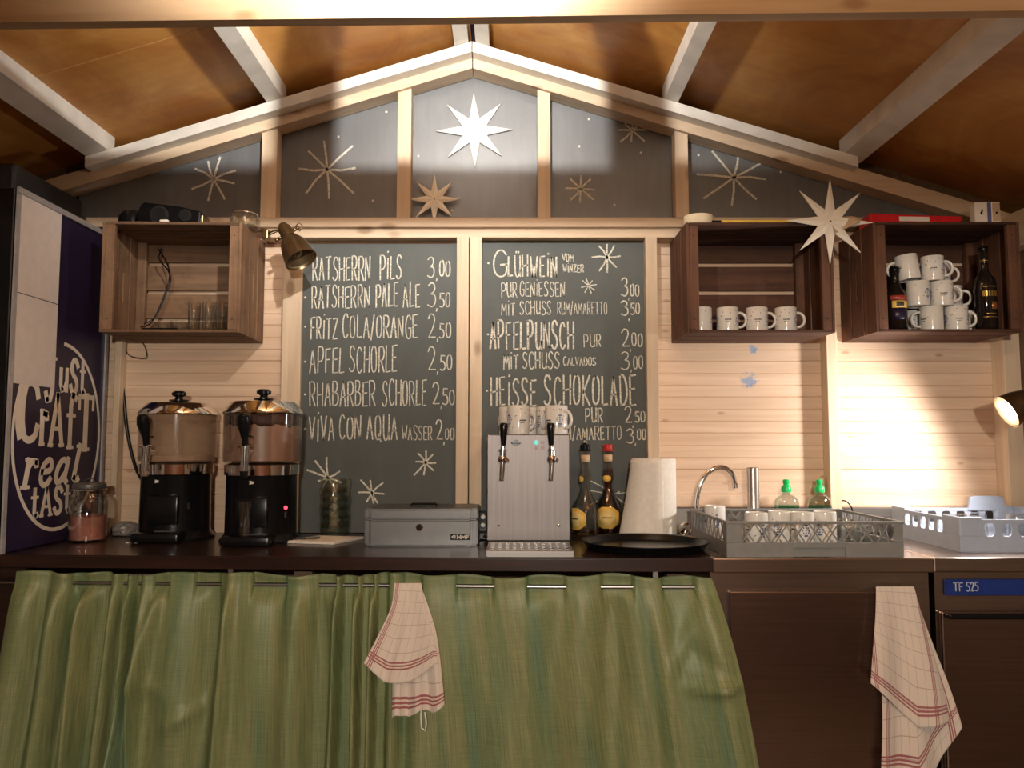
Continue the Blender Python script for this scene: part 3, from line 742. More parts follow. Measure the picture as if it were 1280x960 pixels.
# curtain rail under the worktop
RZc = CT - .093
def yr(x): return yf(x) + .035
rod = thing('curtain_rod', 'thin steel curtain rod threaded through the slits of the green curtain', 'rod', (-.5, yr(-.5), RZc))
b = MB(); b.tube([(x, yr(x), RZc) for x in [XL + .01 + k * (XS - .02 - XL) / 12 for k in range(13)]], .0065, 10); rel(b, rod).build('rod', steel, rod)
for x in (-1.9, -.9, .45):
    b = MB(); b.box(x - .008, x + .008, yr(x) - .004, yr(x) + .004, RZc + .006, CT - .041); rel(b, rod).build('bracket', steel, rod)
# the curtain itself: one sheet with modelled folds
segs = [(80, 131), (188, 208), (240, 271), (314, 358), (398, 421), (428, 448), (455, 468), (474, 486), (505, 528), (571, 617), (659, 706), (751, 790), (826, 866)]
ridges = [  # centre at the rod (px), centre at the bottom (px), half width (px), depth (m, towards the viewer)
 (28, 2, 24, .030), (72, 44, 13, .035), (104, 84, 9, .045), (141, 120, 10, .03), (160, 150, 6, .045), (178, 163, 8, .03), (200, 150, 9, .03),
 (222, 215, 26, .022), (288, 274, 8, .034), (322, 312, 30, .018), (372, 366, 16, .034), (424, 418, 5, .048), (447, 445, 6, .045), (467, 462, 6, .04),
 (492, 492, 10, .022), (540, 520, 26, .012), (640, 640, 30, .012), (732, 720, 24, .016), (790, 800, 18, .014), (815, 838, 12, .016), (872, 915, 16, .02)]
valleys = [(52, 24, 8, .02), (90, 66, 7, .03), (128, 104, 9, .02), (150, 136, 6, .04), (168, 158, 5, .035), (268, 250, 12, .02), (402, 398, 10, .02), (436, 432, 6, .05), (457, 455, 5, .05), (478, 476, 6, .045), (510, 505, 9, .02), (765, 760, 16, .014), (700, 690, 16, .01)]
ZT = CT - .058
def sm(a): a = max(0, min(1, a)); return a * a * (3 - 2 * a)
def curt(s, t):
    zt = ZT + .004 * math.sin(s * 60) + .004 * math.sin(s * 23 + 1); zbm = .06
    z = zt + (zbm - zt) * t
    q = min(1, (zt - z) / .62)                                    # 0 at the rod, 1 at the bottom of the photo
    uL, uR = 10 - 28 * q, 886 + 52 * q ** .8
    u = uL + (uR - uL) * s
    d = 0
    for lst, sg in ((ridges, 1), (valleys, -1)):
        for c0, c1, wd, am in lst:
            c = c0 + (c1 - c0) * q; e = (u - c) / (wd * (1 + .25 * q))
            if abs(e) < 3.2: d += sg * am * 1.55 * math.exp(-e * e * 1.1) * (.55 + .45 * min(1, q * 4))
    d += .006 * math.sin(u * .021 + 3 * q) + .004 * math.sin(u * .05 - 5 * q)
    # creases: a slanting pocket fold on the left and a scooped one at the right
    v = 712 + 248 * q
    for cu, cv, ang, ln, wd, am in ((238, 887, 32, 34, 9, .016), (175, 845, -28, 40, 12, .014), (888, 842, 10, 30, 7, .022), (880, 815, -35, 40, 12, -.014), (850, 790, 60, 60, 9, .010), (700, 850, 80, 60, 14, .008), (610, 800, 75, 80, 18, .006)):
        a = math.radians(ang); du, dv = u - cu, -(v - cv)
        p, r = du * math.cos(a) + dv * math.sin(a), -du * math.sin(a) + dv * math.cos(a)
        r -= .004 * p * p if cu == 888 else 0
        d += am * math.exp(-(p / ln) ** 2 - (r / wd) ** 2)
    dz = zt - z
    on = 0                                                         # behind the rod at the slits, in front of it elsewhere
    for a, c in segs: on = max(on, min(1, max(0, min(u - a, c - u) / 3 + .5)))
    near = math.exp(-((dz - .036) / (.05 if dz < .036 else .032)) ** 2)
    base = -.0095 * (1 - near) - near * (.0095 * (1 - on) - .0095 * on)
    damp = (1 - near * on) * (1 - .5 * near)
    x = (u - 640) / F * 2.53
    return (x, yr(x) + base - max(-.02, d) * damp - .055 * sm((u - 800) / 90) * sm(q / .5), z)
b = MB()
b.sheet(curt, 620, 70, lambda s, t: (s * 2.9, -t * .85))
cur = b.build('curtain', oilcloth, None, 9, .0015)
tag(cur, 'mottled green oilcloth curtain hanging from the rod under the dark counter', 'curtain')

# ------------------------------------------------------------------ tea towels
def towel(name, label, layers, mat, y0, loop=None):
    """layers: (left edge pts, right edge pts, bottom sag fn, y offset fn, uv fn)"""
    first = layers[0]; c = at(*first[0][0], y0)
    root = thing('tea_towel', label, 'towel', (c.x, y0, c.z))
    def lerp(pts, t):
        n_ = len(pts) - 1; k = min(n_ - 1, int(t * n_)); f_ = t * n_ - k
        # smooth interpolation through the edge points
        p0, p1, p2, p3 = pts[max(0, k - 1)], pts[k], pts[k + 1], pts[min(n_, k + 2)]
        return tuple(.5 * (2 * p1[i] + (p2[i] - p0[i]) * f_ + (2 * p0[i] - 5 * p1[i] + 4 * p2[i] - p3[i]) * f_ ** 2 + (3 * p1[i] - p0[i] - 3 * p2[i] + p3[i]) * f_ ** 3) for i in (0, 1))
    for i, (L, R, bot, yo, uv) in enumerate(layers):
        def fn(s, t):
            l_, r_ = lerp(L, t), lerp(R, t)
            u, v = l_[0] + (r_[0] - l_[0]) * s, l_[1] + (r_[1] - l_[1]) * s
            v += bot(s) * t ** 3
            p = at(u, v, y0); p.y = y0 + yo(s, t)
            return p - root.location
        mb = MB(); mb.sheet(fn, 60, 60, uv); mb.build('front_layer' if i == 0 else 'back_layer', mat, root, 9, .002)
    if loop:
        mb = MB(); mb.tube([at(u, v, y0 + .012) - root.location for u, v in loop], .0028, 6); mb.build('hanging_loop', paper, root, 9)
    return root
tm1 = towel_mat('linen_towel', (.02,), (.245,))
towel('tea_towel', 'cream checked tea towel with dark red stripes hanging over the green curtain', [
  ([(494, 728), (490, 757), (474, 792), (457, 825)], [(527, 728), (533, 760), (543, 790), (549, 812)], lambda s: 27 * math.sin(PI * min(1, s * 1.05)) + 14 * s,
   lambda s, t: -.012 - .022 * t * (math.sin(s * 7 + .6) * .5 + .6) - .012 * math.exp(-((s - .38 + .1 * t) / .07) ** 2) * t, lambda s, t: ((s - .12) * .30 * (.5 + .6 * t) + .02 + .02 * t, t * .285)),
  ([(500, 735), (493, 800), (491, 850), (490, 897)], [(527, 735), (545, 790), (553, 850), (556, 884)], lambda s: 8 * abs(2 * ((s * 2.2 + .3) % 1) - 1) - 4,
   lambda s, t: .006 - .012 * t * (math.sin(s * 16) + 1), lambda s, t: (s * .26 + .03, .10 + t * .17))], tm1, 2.475,
  [(527, 884), (526, 896), (527, 910), (532, 914), (533, 903), (531, 890)])
tm2 = towel_mat('linen_towel_wide', (.03, .33), (.40,))
towel('tea_towel', 'cream checked tea towel with dark red stripes hung over the steel sink cabinet door', [
  ([(1092, 732), (1090, 765), (1086, 800), (1081, 849)], [(1139, 732), (1152, 780), (1168, 830), (1180, 868)], lambda s: 48 * min(1, s * 1.6) - 40 * max(0, s - .62) - 4 * s,
   lambda s, t: -.016 - .016 * t * (math.sin(s * 9 + .5) + 1), lambda s, t: ((s * .36 + .0) * (.62 + .5 * t) + .09 * (1 - t), .12 + t * .31)),
  ([(1100, 736), (1098, 820), (1099, 900), (1095, 985)], [(1139, 734), (1162, 800), (1182, 850), (1196, 885)], lambda s: 60 * (1 - abs(2 * s - 1)) + 20 * s,
   lambda s, t: -.006 - .012 * t * (math.sin(s * 13 + 1) + 1), lambda s, t: (.0 + s * .36, .05 + t * .42))], tm2, 2.531)

# ------------------------------------------------------------------ fruit crates on the wall
def crate(loc, rz, label, W, H=.415, D=.314, wx=None, wz=None):
    wx = wx or crate_wood_x; wz = wz or crate_wood_z
    t = .011; root = thing('wooden_crate', label, 'crate', loc, rz, 'old fruit crates hung on the back wall')
    sw = (D - .018) / 3
    for sg in (-1, 1):
        xo = sg * W / 2; xi = sg * (W / 2 - t); xa, xb = min(xo, xi), max(xo, xi)
        b = MB()
        for k in range(3):
            y0 = k * (sw + .009)
            if k == 1:
                b.box(xa, xb, y0, y0 + sw, 0, H * .34, .0015, 1); b.box(xa, xb, y0, y0 + sw, H * .62, H, .0015, 1)
                b.box(xa, xb, y0, y0 + sw * .42, H * .34, H * .62); b.box(xa, xb, y0 + sw * .56, y0 + sw, H * .34, H * .62)
            else: b.box(xa, xb, y0, y0 + sw, 0, H, .0015, 1)
        b.build('side_panel', wz, root)
        xi2 = sg * (W / 2 - t - .034); xa, xb = min(xi, xi2), max(xi, xi2)
        b = MB(); b.box(xa, xb, .0, .02, t, H - t, .002, 1); fp = b.build('front_post', wz, root)
        b = MB(); b.box(xa, xb, D - .04, D - .015, t, H - t, .002, 1); b.build('rear_post', wz, root)
        b = MB()
        for zz in (.05, H - .05): b.ball((sg * (W / 2 - t - .017), -.0005, zz), .003, 8, (1, .5, 1))
        b.build('nails', black_soft, fp)
    for nm, z0 in (('bottom_panel', 0), ('top_panel', H - t)):
        b = MB()
        for k in range(3):
            y0 = k * (sw + .009); b.box(-W / 2 + t + .0005, W / 2 - t - .0005, y0, y0 + sw, z0, z0 + t, .0015, 1)
        b.build(nm, wx, root)
    b = MB(); g = .016; sh = (H - 2 * t - 3 * g) / 3
    for z0, z1 in ((t + .001, .085), (.100, .199), (.214, .315), (.330, H - t - .001)): b.box(-W / 2 + t + .001, W / 2 - t - .001, D - .008, D - .001, z0, z1, .0015, 1)
    b.build('back_panel', wx, root)
    return root
YC = 2.93; CZ = EYE + .410
c1x = at(211, 415, YC).x; c2x = at(952, 415, YC).x; c3x = at(1188, 415, YC).x
cr1 = crate((c1x + .004, YC - .006, CZ), math.radians(1.8), 'left fruit crate on the wall beside the tall fridge, holding clear glasses', .512)
cr2 = crate((c2x, YC, CZ), math.radians(-.5), 'middle fruit crate with a row of four mugs and a tape roll on top', .545, wx=crate_dark_x, wz=crate_dark_z)
cr3 = crate((c3x, YC, CZ + .002), math.radians(0), 'right fruit crate holding a pile of mugs between two dark bottles', .545, wx=crate_dark_x, wz=crate_dark_z)
FLZ = CZ + .0115               # inside floor of the crates
TPZ = CZ + .4155               # top of the crates
# dark stamped marks on the outer side of the left crate
# ------------------------------------------------------------------ mugs
def arc_handle(x0, z0, z1, out, r):
    pts = []
    for k in range(13):
        a = -PI / 2 + PI * k / 12
        pts.append((x0 + out * math.cos(a) ** .8 if math.cos(a) > 0 else x0, 0, (z0 + z1) / 2 + (z1 - z0) / 2 * math.sin(a)))
    return pts
def make_mug(label, cat, loc, rot, group, style=0):
    root = thing('mug', label, cat, loc, 0, group, rot); R = .041; Hh = .095
    b = MB(); b.lathe([(0, .004), (R - .006, .004), (R - .004, 0), (R - .001, .002), (R, .008), (R, Hh - .002), (R - .0015, Hh), (R - .0035, Hh - .002), (R - .004, .012), (R - .01, .009), (0, .009)], 36)
    bd_ = b.build('body', ceramic, root, .7)
    b = MB(); b.tube(arc_handle(R - .002, .02, .076, .03, .006), .0055, 8); b.build('handle', ceramic, root, 9)
    b = MB(); rr = R + .0003
    def spot(az, z, wd, hg):
        p = Vector((rr * math.sin(az), -rr * math.cos(az), z)); n_ = Vector((math.sin(az), -math.cos(az), 0)); t_ = Vector((math.cos(az), math.sin(az), 0))
        b.prism([p - t_ * wd - Vector((0, 0, hg)), p + t_ * wd - Vector((0, 0, hg)), p + t_ * wd + Vector((0, 0, hg)), p - t_ * wd + Vector((0, 0, hg))], n_ * .0004)
    rnd = random.Random(3)
    for k in range(26): spot(rnd.uniform(-2.6, 2.6), rnd.uniform(.02, .088), .0014, .0014)
    for az0 in (-.35, 1.9):
        for k in range(6): spot(az0 + k * .1, .046 + .0, .0017, .0022)
        for k in range(4): spot(az0 + .05 + k * .1, .038, .0014, .0014)
    b.build('printed_dots', print_dark, bd_)
    b = MB()
    for az0 in (-1.45, 1.0):
        for dz, hw in ((.062, .10), (.055, .20), (.048, .28), (.041, .2), (.034, .10), (.027, .04)):
            for a in (-hw, 0, hw): spot(az0 + a, dz, .0022, .0022)
    b.build('printed_emblem', print_blue, bd_)
    return root
G_TAP, G_CR2, G_CR3, G_RACK = 'mugs standing on the tap box', 'mugs in the middle crate', 'piled mugs in the right crate', 'upturned mugs in the lattice dish rack'
ytap = 2.935; ztap = CT + .012 + .375 + .0015
def bx(u, y): return at(u, 555, y).x
mug0 = make_mug('white mug at the front left on top of the steel tap box', 'mug', (bx(648, 2.90), 2.915, ztap), (0, 0, .5), G_TAP)
mug0.scale = (1, 1, 1.1)
def mug(x, y, z, rz, label, group, up=True, tilt=0, sc=(1, 1, 1)):
    m = dup(mug0, (x, y, z if up else z + .0955 * sc[2]), (0 if up else PI, tilt, rz), label); m['group'] = group; m.scale = sc; return m
T11 = (1, 1, 1.1)
mug(bx(696, 2.90), 2.915, ztap, -.75, 'white mug at the front right on top of the tap box, handle to the right', G_TAP, sc=T11)
mug(bx(637.5, 3.02), 3.02, ztap, 2.2, 'white mug half hidden at the far left on top of the tap box', G_TAP, sc=T11)
mug(bx(662, 3.07), 3.07, ztap, 1.6, 'white mug showing only a sliver between the two front mugs on the tap box', G_TAP, sc=T11)
mug(bx(684, 3.0), 3.005, ztap, -1.9, 'white mug behind the front right mug on the tap box, handle towards the front', G_TAP, sc=T11)
for u, rz, lb in ((879, 2.8, 'white mug half hidden by the left post in the middle crate'), (912.5, .0, 'white mug second from the left in the middle crate'), (949.5, .02, 'white mug third from the left in the middle crate'), (986, -.03, 'white mug at the right end of the row in the middle crate')):
    mug(bx(u, 3.02), 3.02, FLZ, rz - .1, lb, G_CR2)
P = FLZ + .001
for u, y, z, rz, tl, lb in (
 (1170.5, 3.0, 0, PI - .2, 0, 'white mug in the bottom row of the pile with its handle to the left'),
 (1202, 3.0, 0, -.15, 0, 'white mug at the bottom right of the pile next to the tall dark bottle'),
 (1148, 3.1, 0, .9, 0, 'white mug at the bottom left of the pile, mostly hidden behind another handle'),
 (1218, 3.1, 0, -.3, 0, 'white mug in the back of the bottom row showing at the right behind a handle'),
 (1154.5, 3.0, 1, 1.9, 0, 'white mug at the left of the second row of the pile'),
 (1184.5, 3.0, 1, -.2, 0, 'white mug at the right of the second row of the pile, handle to the right'),
 (1196, 3.095, 1, -.4, 0, 'white mug in the back of the second row, its handle showing at the right'),
 (1144.5, 3.0, 2, PI - .3, -.13, 'tilted white mug at the top left of the pile, leaning to the left'),
 (1174.0, 3.0, 2, -.3, 0, 'white mug at the very top of the pile, handle to the right'),
 (1182.5, 3.105, 2, -.25, 0, 'white mug in the back of the top row, its handle showing past the top mug')):
    m = mug(bx(u, y), y, P + z * .0958 + (.006 if tl else 0), rz, lb, G_CR3)
    if tl: m.rotation_euler = (0, -tl, PI - .3)

# ------------------------------------------------------------------ tumblers and other things in and on the left crate
def make_glass(label, loc, group, r=.03, h=.085, m=None, cat='glass'):
    root = None
    b = MB(); b.lathe([(0, 0), (r * .86, 0), (r * .9, .002), (r, h), (r - .0015, h), (r * .9 - .002, .010), (0, .009)], 24)
    o = b.build('tumbler', m or clear, None, .7); o.location = loc; tag(o, label, cat, group); return o
GG = 'clear tumblers in the left crate'
gl0 = make_glass('clear tumbler at the front left of the glass cluster in the left crate', (bx(240, 3.0), 2.985, FLZ), GG, .0235, .108)
for u, y, lb in ((256, 2.975, 'clear tumbler second from the left in front of the cluster in the left crate'), (273, 2.98, 'clear tumbler at the front right of the cluster in the left crate'),
                 (238, 3.075, 'clear tumbler at the back left of the cluster in the left crate'), (258, 3.07, 'clear tumbler in the middle of the back row in the left crate'), (275, 3.075, 'clear tumbler at the back right of the cluster in the left crate'), (287, 3.03, 'clear tumbler half hidden behind the right post of the left crate')):
    dup(gl0, (bx(u, y), y, FLZ), label=lb)
gl1 = make_glass('low clear glass standing alone behind the black tray in the left crate', (bx(196, 3.1), 3.13, FLZ), GG, .035, .055)
dup(gl1, (bx(219, 3.1), 3.10, FLZ), label='low clear glass between the black tray and the tumbler cluster in the left crate')
b = MB(); a = bx(203, 3.0)
b.prism([(a - .07, 2.95, FLZ + .0005), (a + .06, 2.95, FLZ + .0005), (a + .05, 3.05, FLZ + .0005), (a - .06, 3.05, FLZ + .0005)], (0, 0, .008))
tag(b.build('serving_mat', black), 'black mat lying on the floor of the left crate left of the tumblers', 'mat')
# cables
def cable(name, label, pts, r, m=None):
    P_ = [Vector(p) for p in pts]; q = []
    for i in range(len(P_) - 1):
        p0, p1, p2, p3 = P_[max(0, i - 1)], P_[i], P_[i + 1], P_[min(len(P_) - 1, i + 2)]
        for k in range(8):
            f_ = k / 8
            q.append(.5 * (2 * p1 + (p2 - p0) * f_ + (2 * p0 - 5 * p1 + 4 * p2 - p3) * f_ ** 2 + (3 * p1 - p0 - 3 * p2 + p3) * f_ ** 3))
    q.append(P_[-1])
    b = MB(); b.tube(q, r, 6); o = b.build(name, m or black, None, 9)
    return tag(o, label, 'cable')
cable('looped_cable', 'thin black cable looping down inside the left crate', [at(197, 310, 3.19), at(207, 326, 3.17), at(212, 345, 3.16), at(205, 370, 3.15), at(190, 402, 3.12), at(176, 409, 3.05)], .0026)
cable('looped_cable', 'second black cable crossing the first inside the left crate', [at(202, 310, 3.175), at(199, 324, 3.155), at(210, 338, 3.14), at(213, 352, 3.135), at(204, 376, 3.12), at(194, 396, 3.10), at(180, 405, 3.08)], .0026)
cable('power_cable', 'thick black cable hanging down the wall from the left crate to the left urn', [at(146, 424, 3.235), at(150, 450, 3.238), at(155, 500, 3.238), at(160, 545, 3.238), at(170, 585, 3.235), at(184, 610, 3.22), at(197, 628, 3.18)], .007)
cable('thin_cable', 'thin dark cable running down along the side of the fridge to the counter', [at(154, 424, 3.242), at(155, 480, 3.243), at(150, 560, 3.243), at(146, 610, 3.243), at(143, 650, 3.243)], .0025)
cable('thin_cable', 'small wire loop hanging under the left crate', [at(158, 426, 3.22), at(158, 440, 3.22), at(166, 446, 3.22), at(182, 447, 3.22), at(182, 436, 3.22), at(178, 428, 3.22)], .0018)

# black devices on top of the left crate
sp_ = thing('portable_speaker', 'black boxy portable speaker lying on top of the left crate', 'speaker', (bx(209, 3.03), 3.03, TPZ), math.radians(3))
b = MB(); b.prism([(-.115, -.06, 0), (.115, -.06, 0), (.12, -.06, .055), (.04, -.06, .073), (-.10, -.06, .088), (-.118, -.06, .05)], (0, .12, 0))
bmesh.ops.bevel(b.bm, geom=b.bm.edges[:], offset=.006, segments=2, affect='EDGES'); spb = b.build('body', black, sp_, .6)
for x, r in ((-.035, .036), (.062, .024)):
    b = MB(); b.cyl((x, -.0605, .037), (x, -.066, .037), r, r * .9, 24); b.cyl((x, -.066, .037), (x, -.062, .037), r * .8, r * .3, 24); b.build('driver', black_soft, spb, .6)
b = MB(); b.box(.105, .125, -.05, .05, .004, .045, .004, 2); b.build('end_cap', bronze, sp_)
b = MB(); b.lathe([(0, 0), (.05, 0), (.052, .01), (.05, .055), (.035, .075), (0, .08)], 28)
o = b.build('black_pot', black, None, .7); o.location = (bx(146, 3.0) + .0, 3.06, TPZ); tag(o, 'round black lidded pot on the left corner of the left crate', 'pot')
b = MB(); b.box(-.017, .017, -.008, .008, 0, .012, .005, 3); o = b.build('white_clip', paper, None, .6); o.location = (bx(196, 2.94), 2.942, TPZ); tag(o, 'small white clip on the front edge of the left crate below the speaker', 'clip')
jr = thing('glass_jar', 'empty clear glass jar standing at the right end of the left crate', 'jar', (bx(297, 3.02), 3.04, TPZ))
b = MB(); b.lathe([(0, 0), (.048, 0), (.056, .008), (.057, .04), (.05, .052), (.046, .056), (.046, .066), (.043, .066), (.043, .055), (.047, .05), (.053, .038), (.052, .01), (0, .006)], 32); b.build('body', clear, jr, .7)
b = MB(); b.tube([(.047 * math.cos(2 * PI * k / 24), .047 * math.sin(2 * PI * k / 24), .06) for k in range(24)], .0022, 6, True); b.build('wire_ring', chrome, jr, 9)

# ------------------------------------------------------------------ clip lamps
def clip_lamp(label, loc, direction, clampto, lit):
    root = thing('clip_lamp', label, 'lamp', loc)
    d = Vector(direction).normalized(); q = d.to_track_quat('Z', 'Y').to_matrix().to_4x4()
    b = MB(); b.lathe([(0, 0), (.024, 0), (.026, .004), (.026, .045), (.03, .05), (.045, .075), (.055, .11), (.060, .15), (.0625, .158), (.060, .158), (.057, .15), (.052, .11), (.042, .077), (.024, .055), (0, .055)], 36, q)
    sh_ = b.build('shade', bronze, root, .5)
    b = MB(); b.lathe([(.0595, .152), (.0562, .149), (.0512, .11), (.0412, .079), (.024, .057), (0, .0565)], 36, q); b.build('reflector', bronze_in, sh_, .6)
    b = MB(); b.cyl(d * -.016, d * .0, .016, .022, 20); b.build('cap', bronze, root, .5)
    b = MB(); c = d * (.105 if not lit else .128); b.ball(c, .032, 20, (1, 1, 1)); b.cyl(d * .05, c, .016, .024, 16); b.build('bulb', bulb_on if lit else clear, root, 9)
    e = Vector(clampto)
    b = MB(); s0 = d * .03; mid = (s0 + e) / 2 + Vector((0, -.01, .012))
    b.tube([s0, mid, e], .0035, 8); b.tube([s0 + Vector((0, .02, .01)), mid + Vector((0, .02, 0)), e + Vector((0, .01, -.006))], .0025, 8); b.build('arm', bronze, root, 9)
    b = MB(); pd = d.cross(Vector((0, 1, 0))).normalized()
    for k in (-1, 1):
        b.cyl(d * .03 + pd * .024 * k, d * .03 + pd * .040 * k, .006, .006, 12); b.ball(d * .03 + pd * .045 * k, .008, 12)
    b.tube([d * .02 + pd * .04 + Vector((.0, 0, 0)), d * .01 + pd * .06, d * .035 + pd * .066, d * .045 + pd * .045], .0022, 6)
    b.build('wing_screws', bronze, root, 9)
    b = MB(); b.box(e.x - .012, e.x + .012, e.y - .02, e.y + .02, e.z - .024, e.z + .014, .004, 2); b.build('clamp', bronze, root)
    return root
la = at(355, 285, 3.0); lb_ = at(379, 327, 3.0)
clip_lamp('unlit bronze clip lamp on the right side of the left crate above the menu board', la, (lb_ - la) + Vector((0, -.035, 0)), at(333, 292, 3.04) - la, False)
lp = Vector((1.88, 2.80, EYE + .185))
clip_lamp('lit clip lamp at the right edge shining on the back wall', lp, Vector((-.80, .10, -.42)), Vector((.12, .05, .05)), True)

# ------------------------------------------------------------------ paper stars
def paper_star(label, u, v, R, y, rot=0, inner=.33, hole=True, ratio=1.0, th=.004):
    c = at(u, v, y); k = y / F; pts = []
    for i in range(16):
        a = PI / 2 + rot + i * PI / 8; r = R * k * (1 if i % 4 == 0 else ratio) if i % 2 == 0 else R * k * inner
        pts.append((r * math.cos(a), 0, r * math.sin(a)))
    root = thing('paper_star', label, 'star', c)
    mb = MB(); bm = mb.bm
    # slightly folded rays: the ridge of each ray stands a little proud
    cf = bm.verts.new((0, -.004, 0)); vs = [bm.verts.new((p[0], -.0 if i % 2 else -.002, p[2])) for i, p in enumerate(pts)]
    cb = bm.verts.new((0, th, 0)); vb = [bm.verts.new((p[0], th, p[2])) for p in pts]
    for i in range(16):
        j = (i + 1) % 16
        bm.faces.new((cf, vs[j], vs[i])); bm.faces.new((cb, vb[i], vb[j])); bm.faces.new((vs[i], vs[j], vb[j], vb[i]))
    bmesh.ops.recalc_face_normals(bm, faces=bm.faces)
    mb.build('star', starpaper, root)
    mb = MB(); mb.cyl((0, -.0065, 0), (0, -.0035, 0), .0035, seg=10); mb.build('pin', bronze, root)
    return root
paper_star('large white eight-pointed paper star under the ridge', 593, 163, 49, 3.226, .02, .34)
paper_star('small cream paper star standing on the gable sill left of centre', 543, 249, 33, 3.205, .0, .34)
paper_star('largest white paper star hanging at the front of the middle and right crates', 1037.5, 277, 55, 2.905, -.03, .30)

# ------------------------------------------------------------------ things on top of the middle and right crates
b = MB(); b.lathe([(.0265, 0), (.055, 0), (.056, .002), (.056, .034), (.055, .036), (.0265, .036), (.0265, 0)], 36)
o = b.build('tape_roll', masking, None, .6); o.location = (bx(878, 2.99), 2.992, TPZ + .001); tag(o, 'roll of cream masking tape on the left corner of the middle crate', 'tape roll')
fr_ = thing('folding_rule', 'yellow folding rule with a dark end lying along the front of the middle crate', 'ruler', (bx(955, 2.95), 2.955, TPZ + .001))
b = MB(); b.box(-.14, .13, -.006, .006, 0, .012, .001, 1); b.build('rule', yellow, fr_)
b = MB(); b.box(-.176, -.1405, -.007, .007, 0, .011, .002, 1); b.build('tip', black, fr_)
b = MB()
b.sheet(lambda s, t: (bx(1048 + 32 * s, 2.91), 2.915 - .03 * t + .02 * math.sin(s * 5), TPZ + .006 + .012 * math.sin(PI * s) * (1 - t) - .06 * t * (1 - .7 * s)), 10, 8)
tag(b.build('paper_scrap', tan, None, 9, .001), 'crumpled brown paper scrap behind the biggest paper star', 'paper')
rf = thing('red_folder_box', 'flat red box with a white label on top of the right crate', 'box', (bx(1156, 2.98), 2.985, TPZ + .003))
b = MB(); b.prism([(-.172, 0, 0), (.155, 0, 0), (.178, 0, .02), (.178, 0, .034), (-.172, 0, .046)], (0, .10, 0)); bmesh.ops.bevel(b.bm, geom=b.bm.edges[:], offset=.002, segments=1, affect='EDGES'); b.build('box', red_card, rf)
b = MB(); b.prism([(-.062, -.0012, .016), (.052, -.0012, .014), (.052, -.0012, .032), (-.062, -.0012, .034)], (0, .001, 0)); b.build('label', paper, rf)
cb_ = thing('small_carton', 'small white carton with a blue stripe at the right end of the right crate', 'carton', (bx(1247, 2.95), 2.965, TPZ + .003), math.radians(-4))
b = MB(); b.box(-.046, .046, -.02, .02, 0, .078, .0015, 1); cbb = b.build('carton', paper, cb_)
b = MB(); b.box(-.001, .013, -.0212, -.0203, .002, .076); b.build('stripe', print_blue, cbb)
b = MB(); b.box(.018, .044, -.0212, -.0203, .004, .074); b.build('panel', tan, cbb)
b = MB(); b.box(-.026, -.019, -.0214, -.0203, .030, .040); b.box(-.023, -.017, -.0214, -.0203, .038, .050); b.box(.029, .035, -.0216, -.0213, .032, .040); b.build('emblem', black, cbb)

# bottles in the right crate
def bottle(name, label, loc, prof, m, parts, scale=1):
    root = thing(name, label, 'bottle', loc)
    b = MB(); b.lathe([(r * scale, z * scale) for r, z in prof], 32); b.build('glass_body', m, root, .7)
    for nm, r0, z0, z1, a0, a1, mat in parts:
        b = MB(); n_ = 14
        def fn(s, t):
            a = a0 + (a1 - a0) * s; r = (r0[0] + (r0[1] - r0[0]) * t if isinstance(r0, tuple) else r0) * scale
            return (r * math.sin(a), -r * math.cos(a), (z0 + (z1 - z0) * t) * scale)
        b.sheet(fn, n_, 2); b.build(nm, mat, root, 9, .0006)
    return root
liq = [(0, 0), (.036, 0), (.039, .004), (.039, .12), (.036, .14), (.022, .165), (.0155, .185), (.0145, .22), (.016, .222), (.016, .245), (0, .246)]
bottle('liqueur_bottle', 'dark cream-liqueur bottle with a red and cream label left of the mug pile', (bx(1127, 2.98), 2.985, FLZ), liq, dark_glass,
       [('red_label_band', .0396, .135 - .02, .150 - .018, -1.0, 1.0, plain('dull_red_label', (.36, .05, .03), .4)), ('cream_label', .0397, .085, .112, -.8, .8, label_y), ('label_picture', .0401, .09, .108, -.4, .3, print_dark), ('lower_label', .0396, .04, .082, -.6, .6, navy), ('cap', .0165, .222, .245, -3.14, 3.14, black)])
liq2 = [(0, 0), (.036, 0), (.039, .004), (.039, .175), (.034, .20), (.018, .225), (.014, .24), (.0135, .30), (.015, .302), (.015, .325), (0, .326)]
bt = bottle('liqueur_bottle', 'tall dark bottle with gold label marks at the right of the mug pile', (bx(1242, 2.98), 2.99, FLZ), liq2, dark_glass,
       [('gold_line', .0395, .165, .168, -.8, .8, gold), ('gold_line', .0395, .05, .053, -.8, .8, gold), ('red_seal', .0398, .086, .104, .14, .54, plain('dull_red_foil', (.30, .06, .03), .4)), ('seal_ring', .0396, .081, .109, .02, .66, gold), ('small_print', .0396, .062, .066, -.5, .5, gold), ('neck_ring', .0142, .268, .272, -3.14, 3.14, gold), ('cap', .0156, .305, .325, -3.14, 3.14, black)])
mb = MB()
for i in range(6):
    for a0, z0, z1 in ((0, .130, .150), (.09, .130, .150), (.045, .144, .148)):
        a = -.72 + i * .25 + a0; r = .0397; p = Vector((r * math.sin(a), -r * math.cos(a), z0)); t_ = Vector((math.cos(a), math.sin(a), 0)); n_ = Vector((math.sin(a), -math.cos(a), 0))
        mb.prism([p - t_ * .0013, p + t_ * .0013, p + t_ * .0013 + Vector((0, 0, z1 - z0)), p - t_ * .0013 + Vector((0, 0, z1 - z0))], n_ * .0004)
mb.build('gold_lettering', gold, bt)
# ------------------------------------------------------------------ things on the dark counter
def cz(v): return .354 / (v - 555) * 1000      # depth of the counter top seen at row v
ZC = CT + .0006
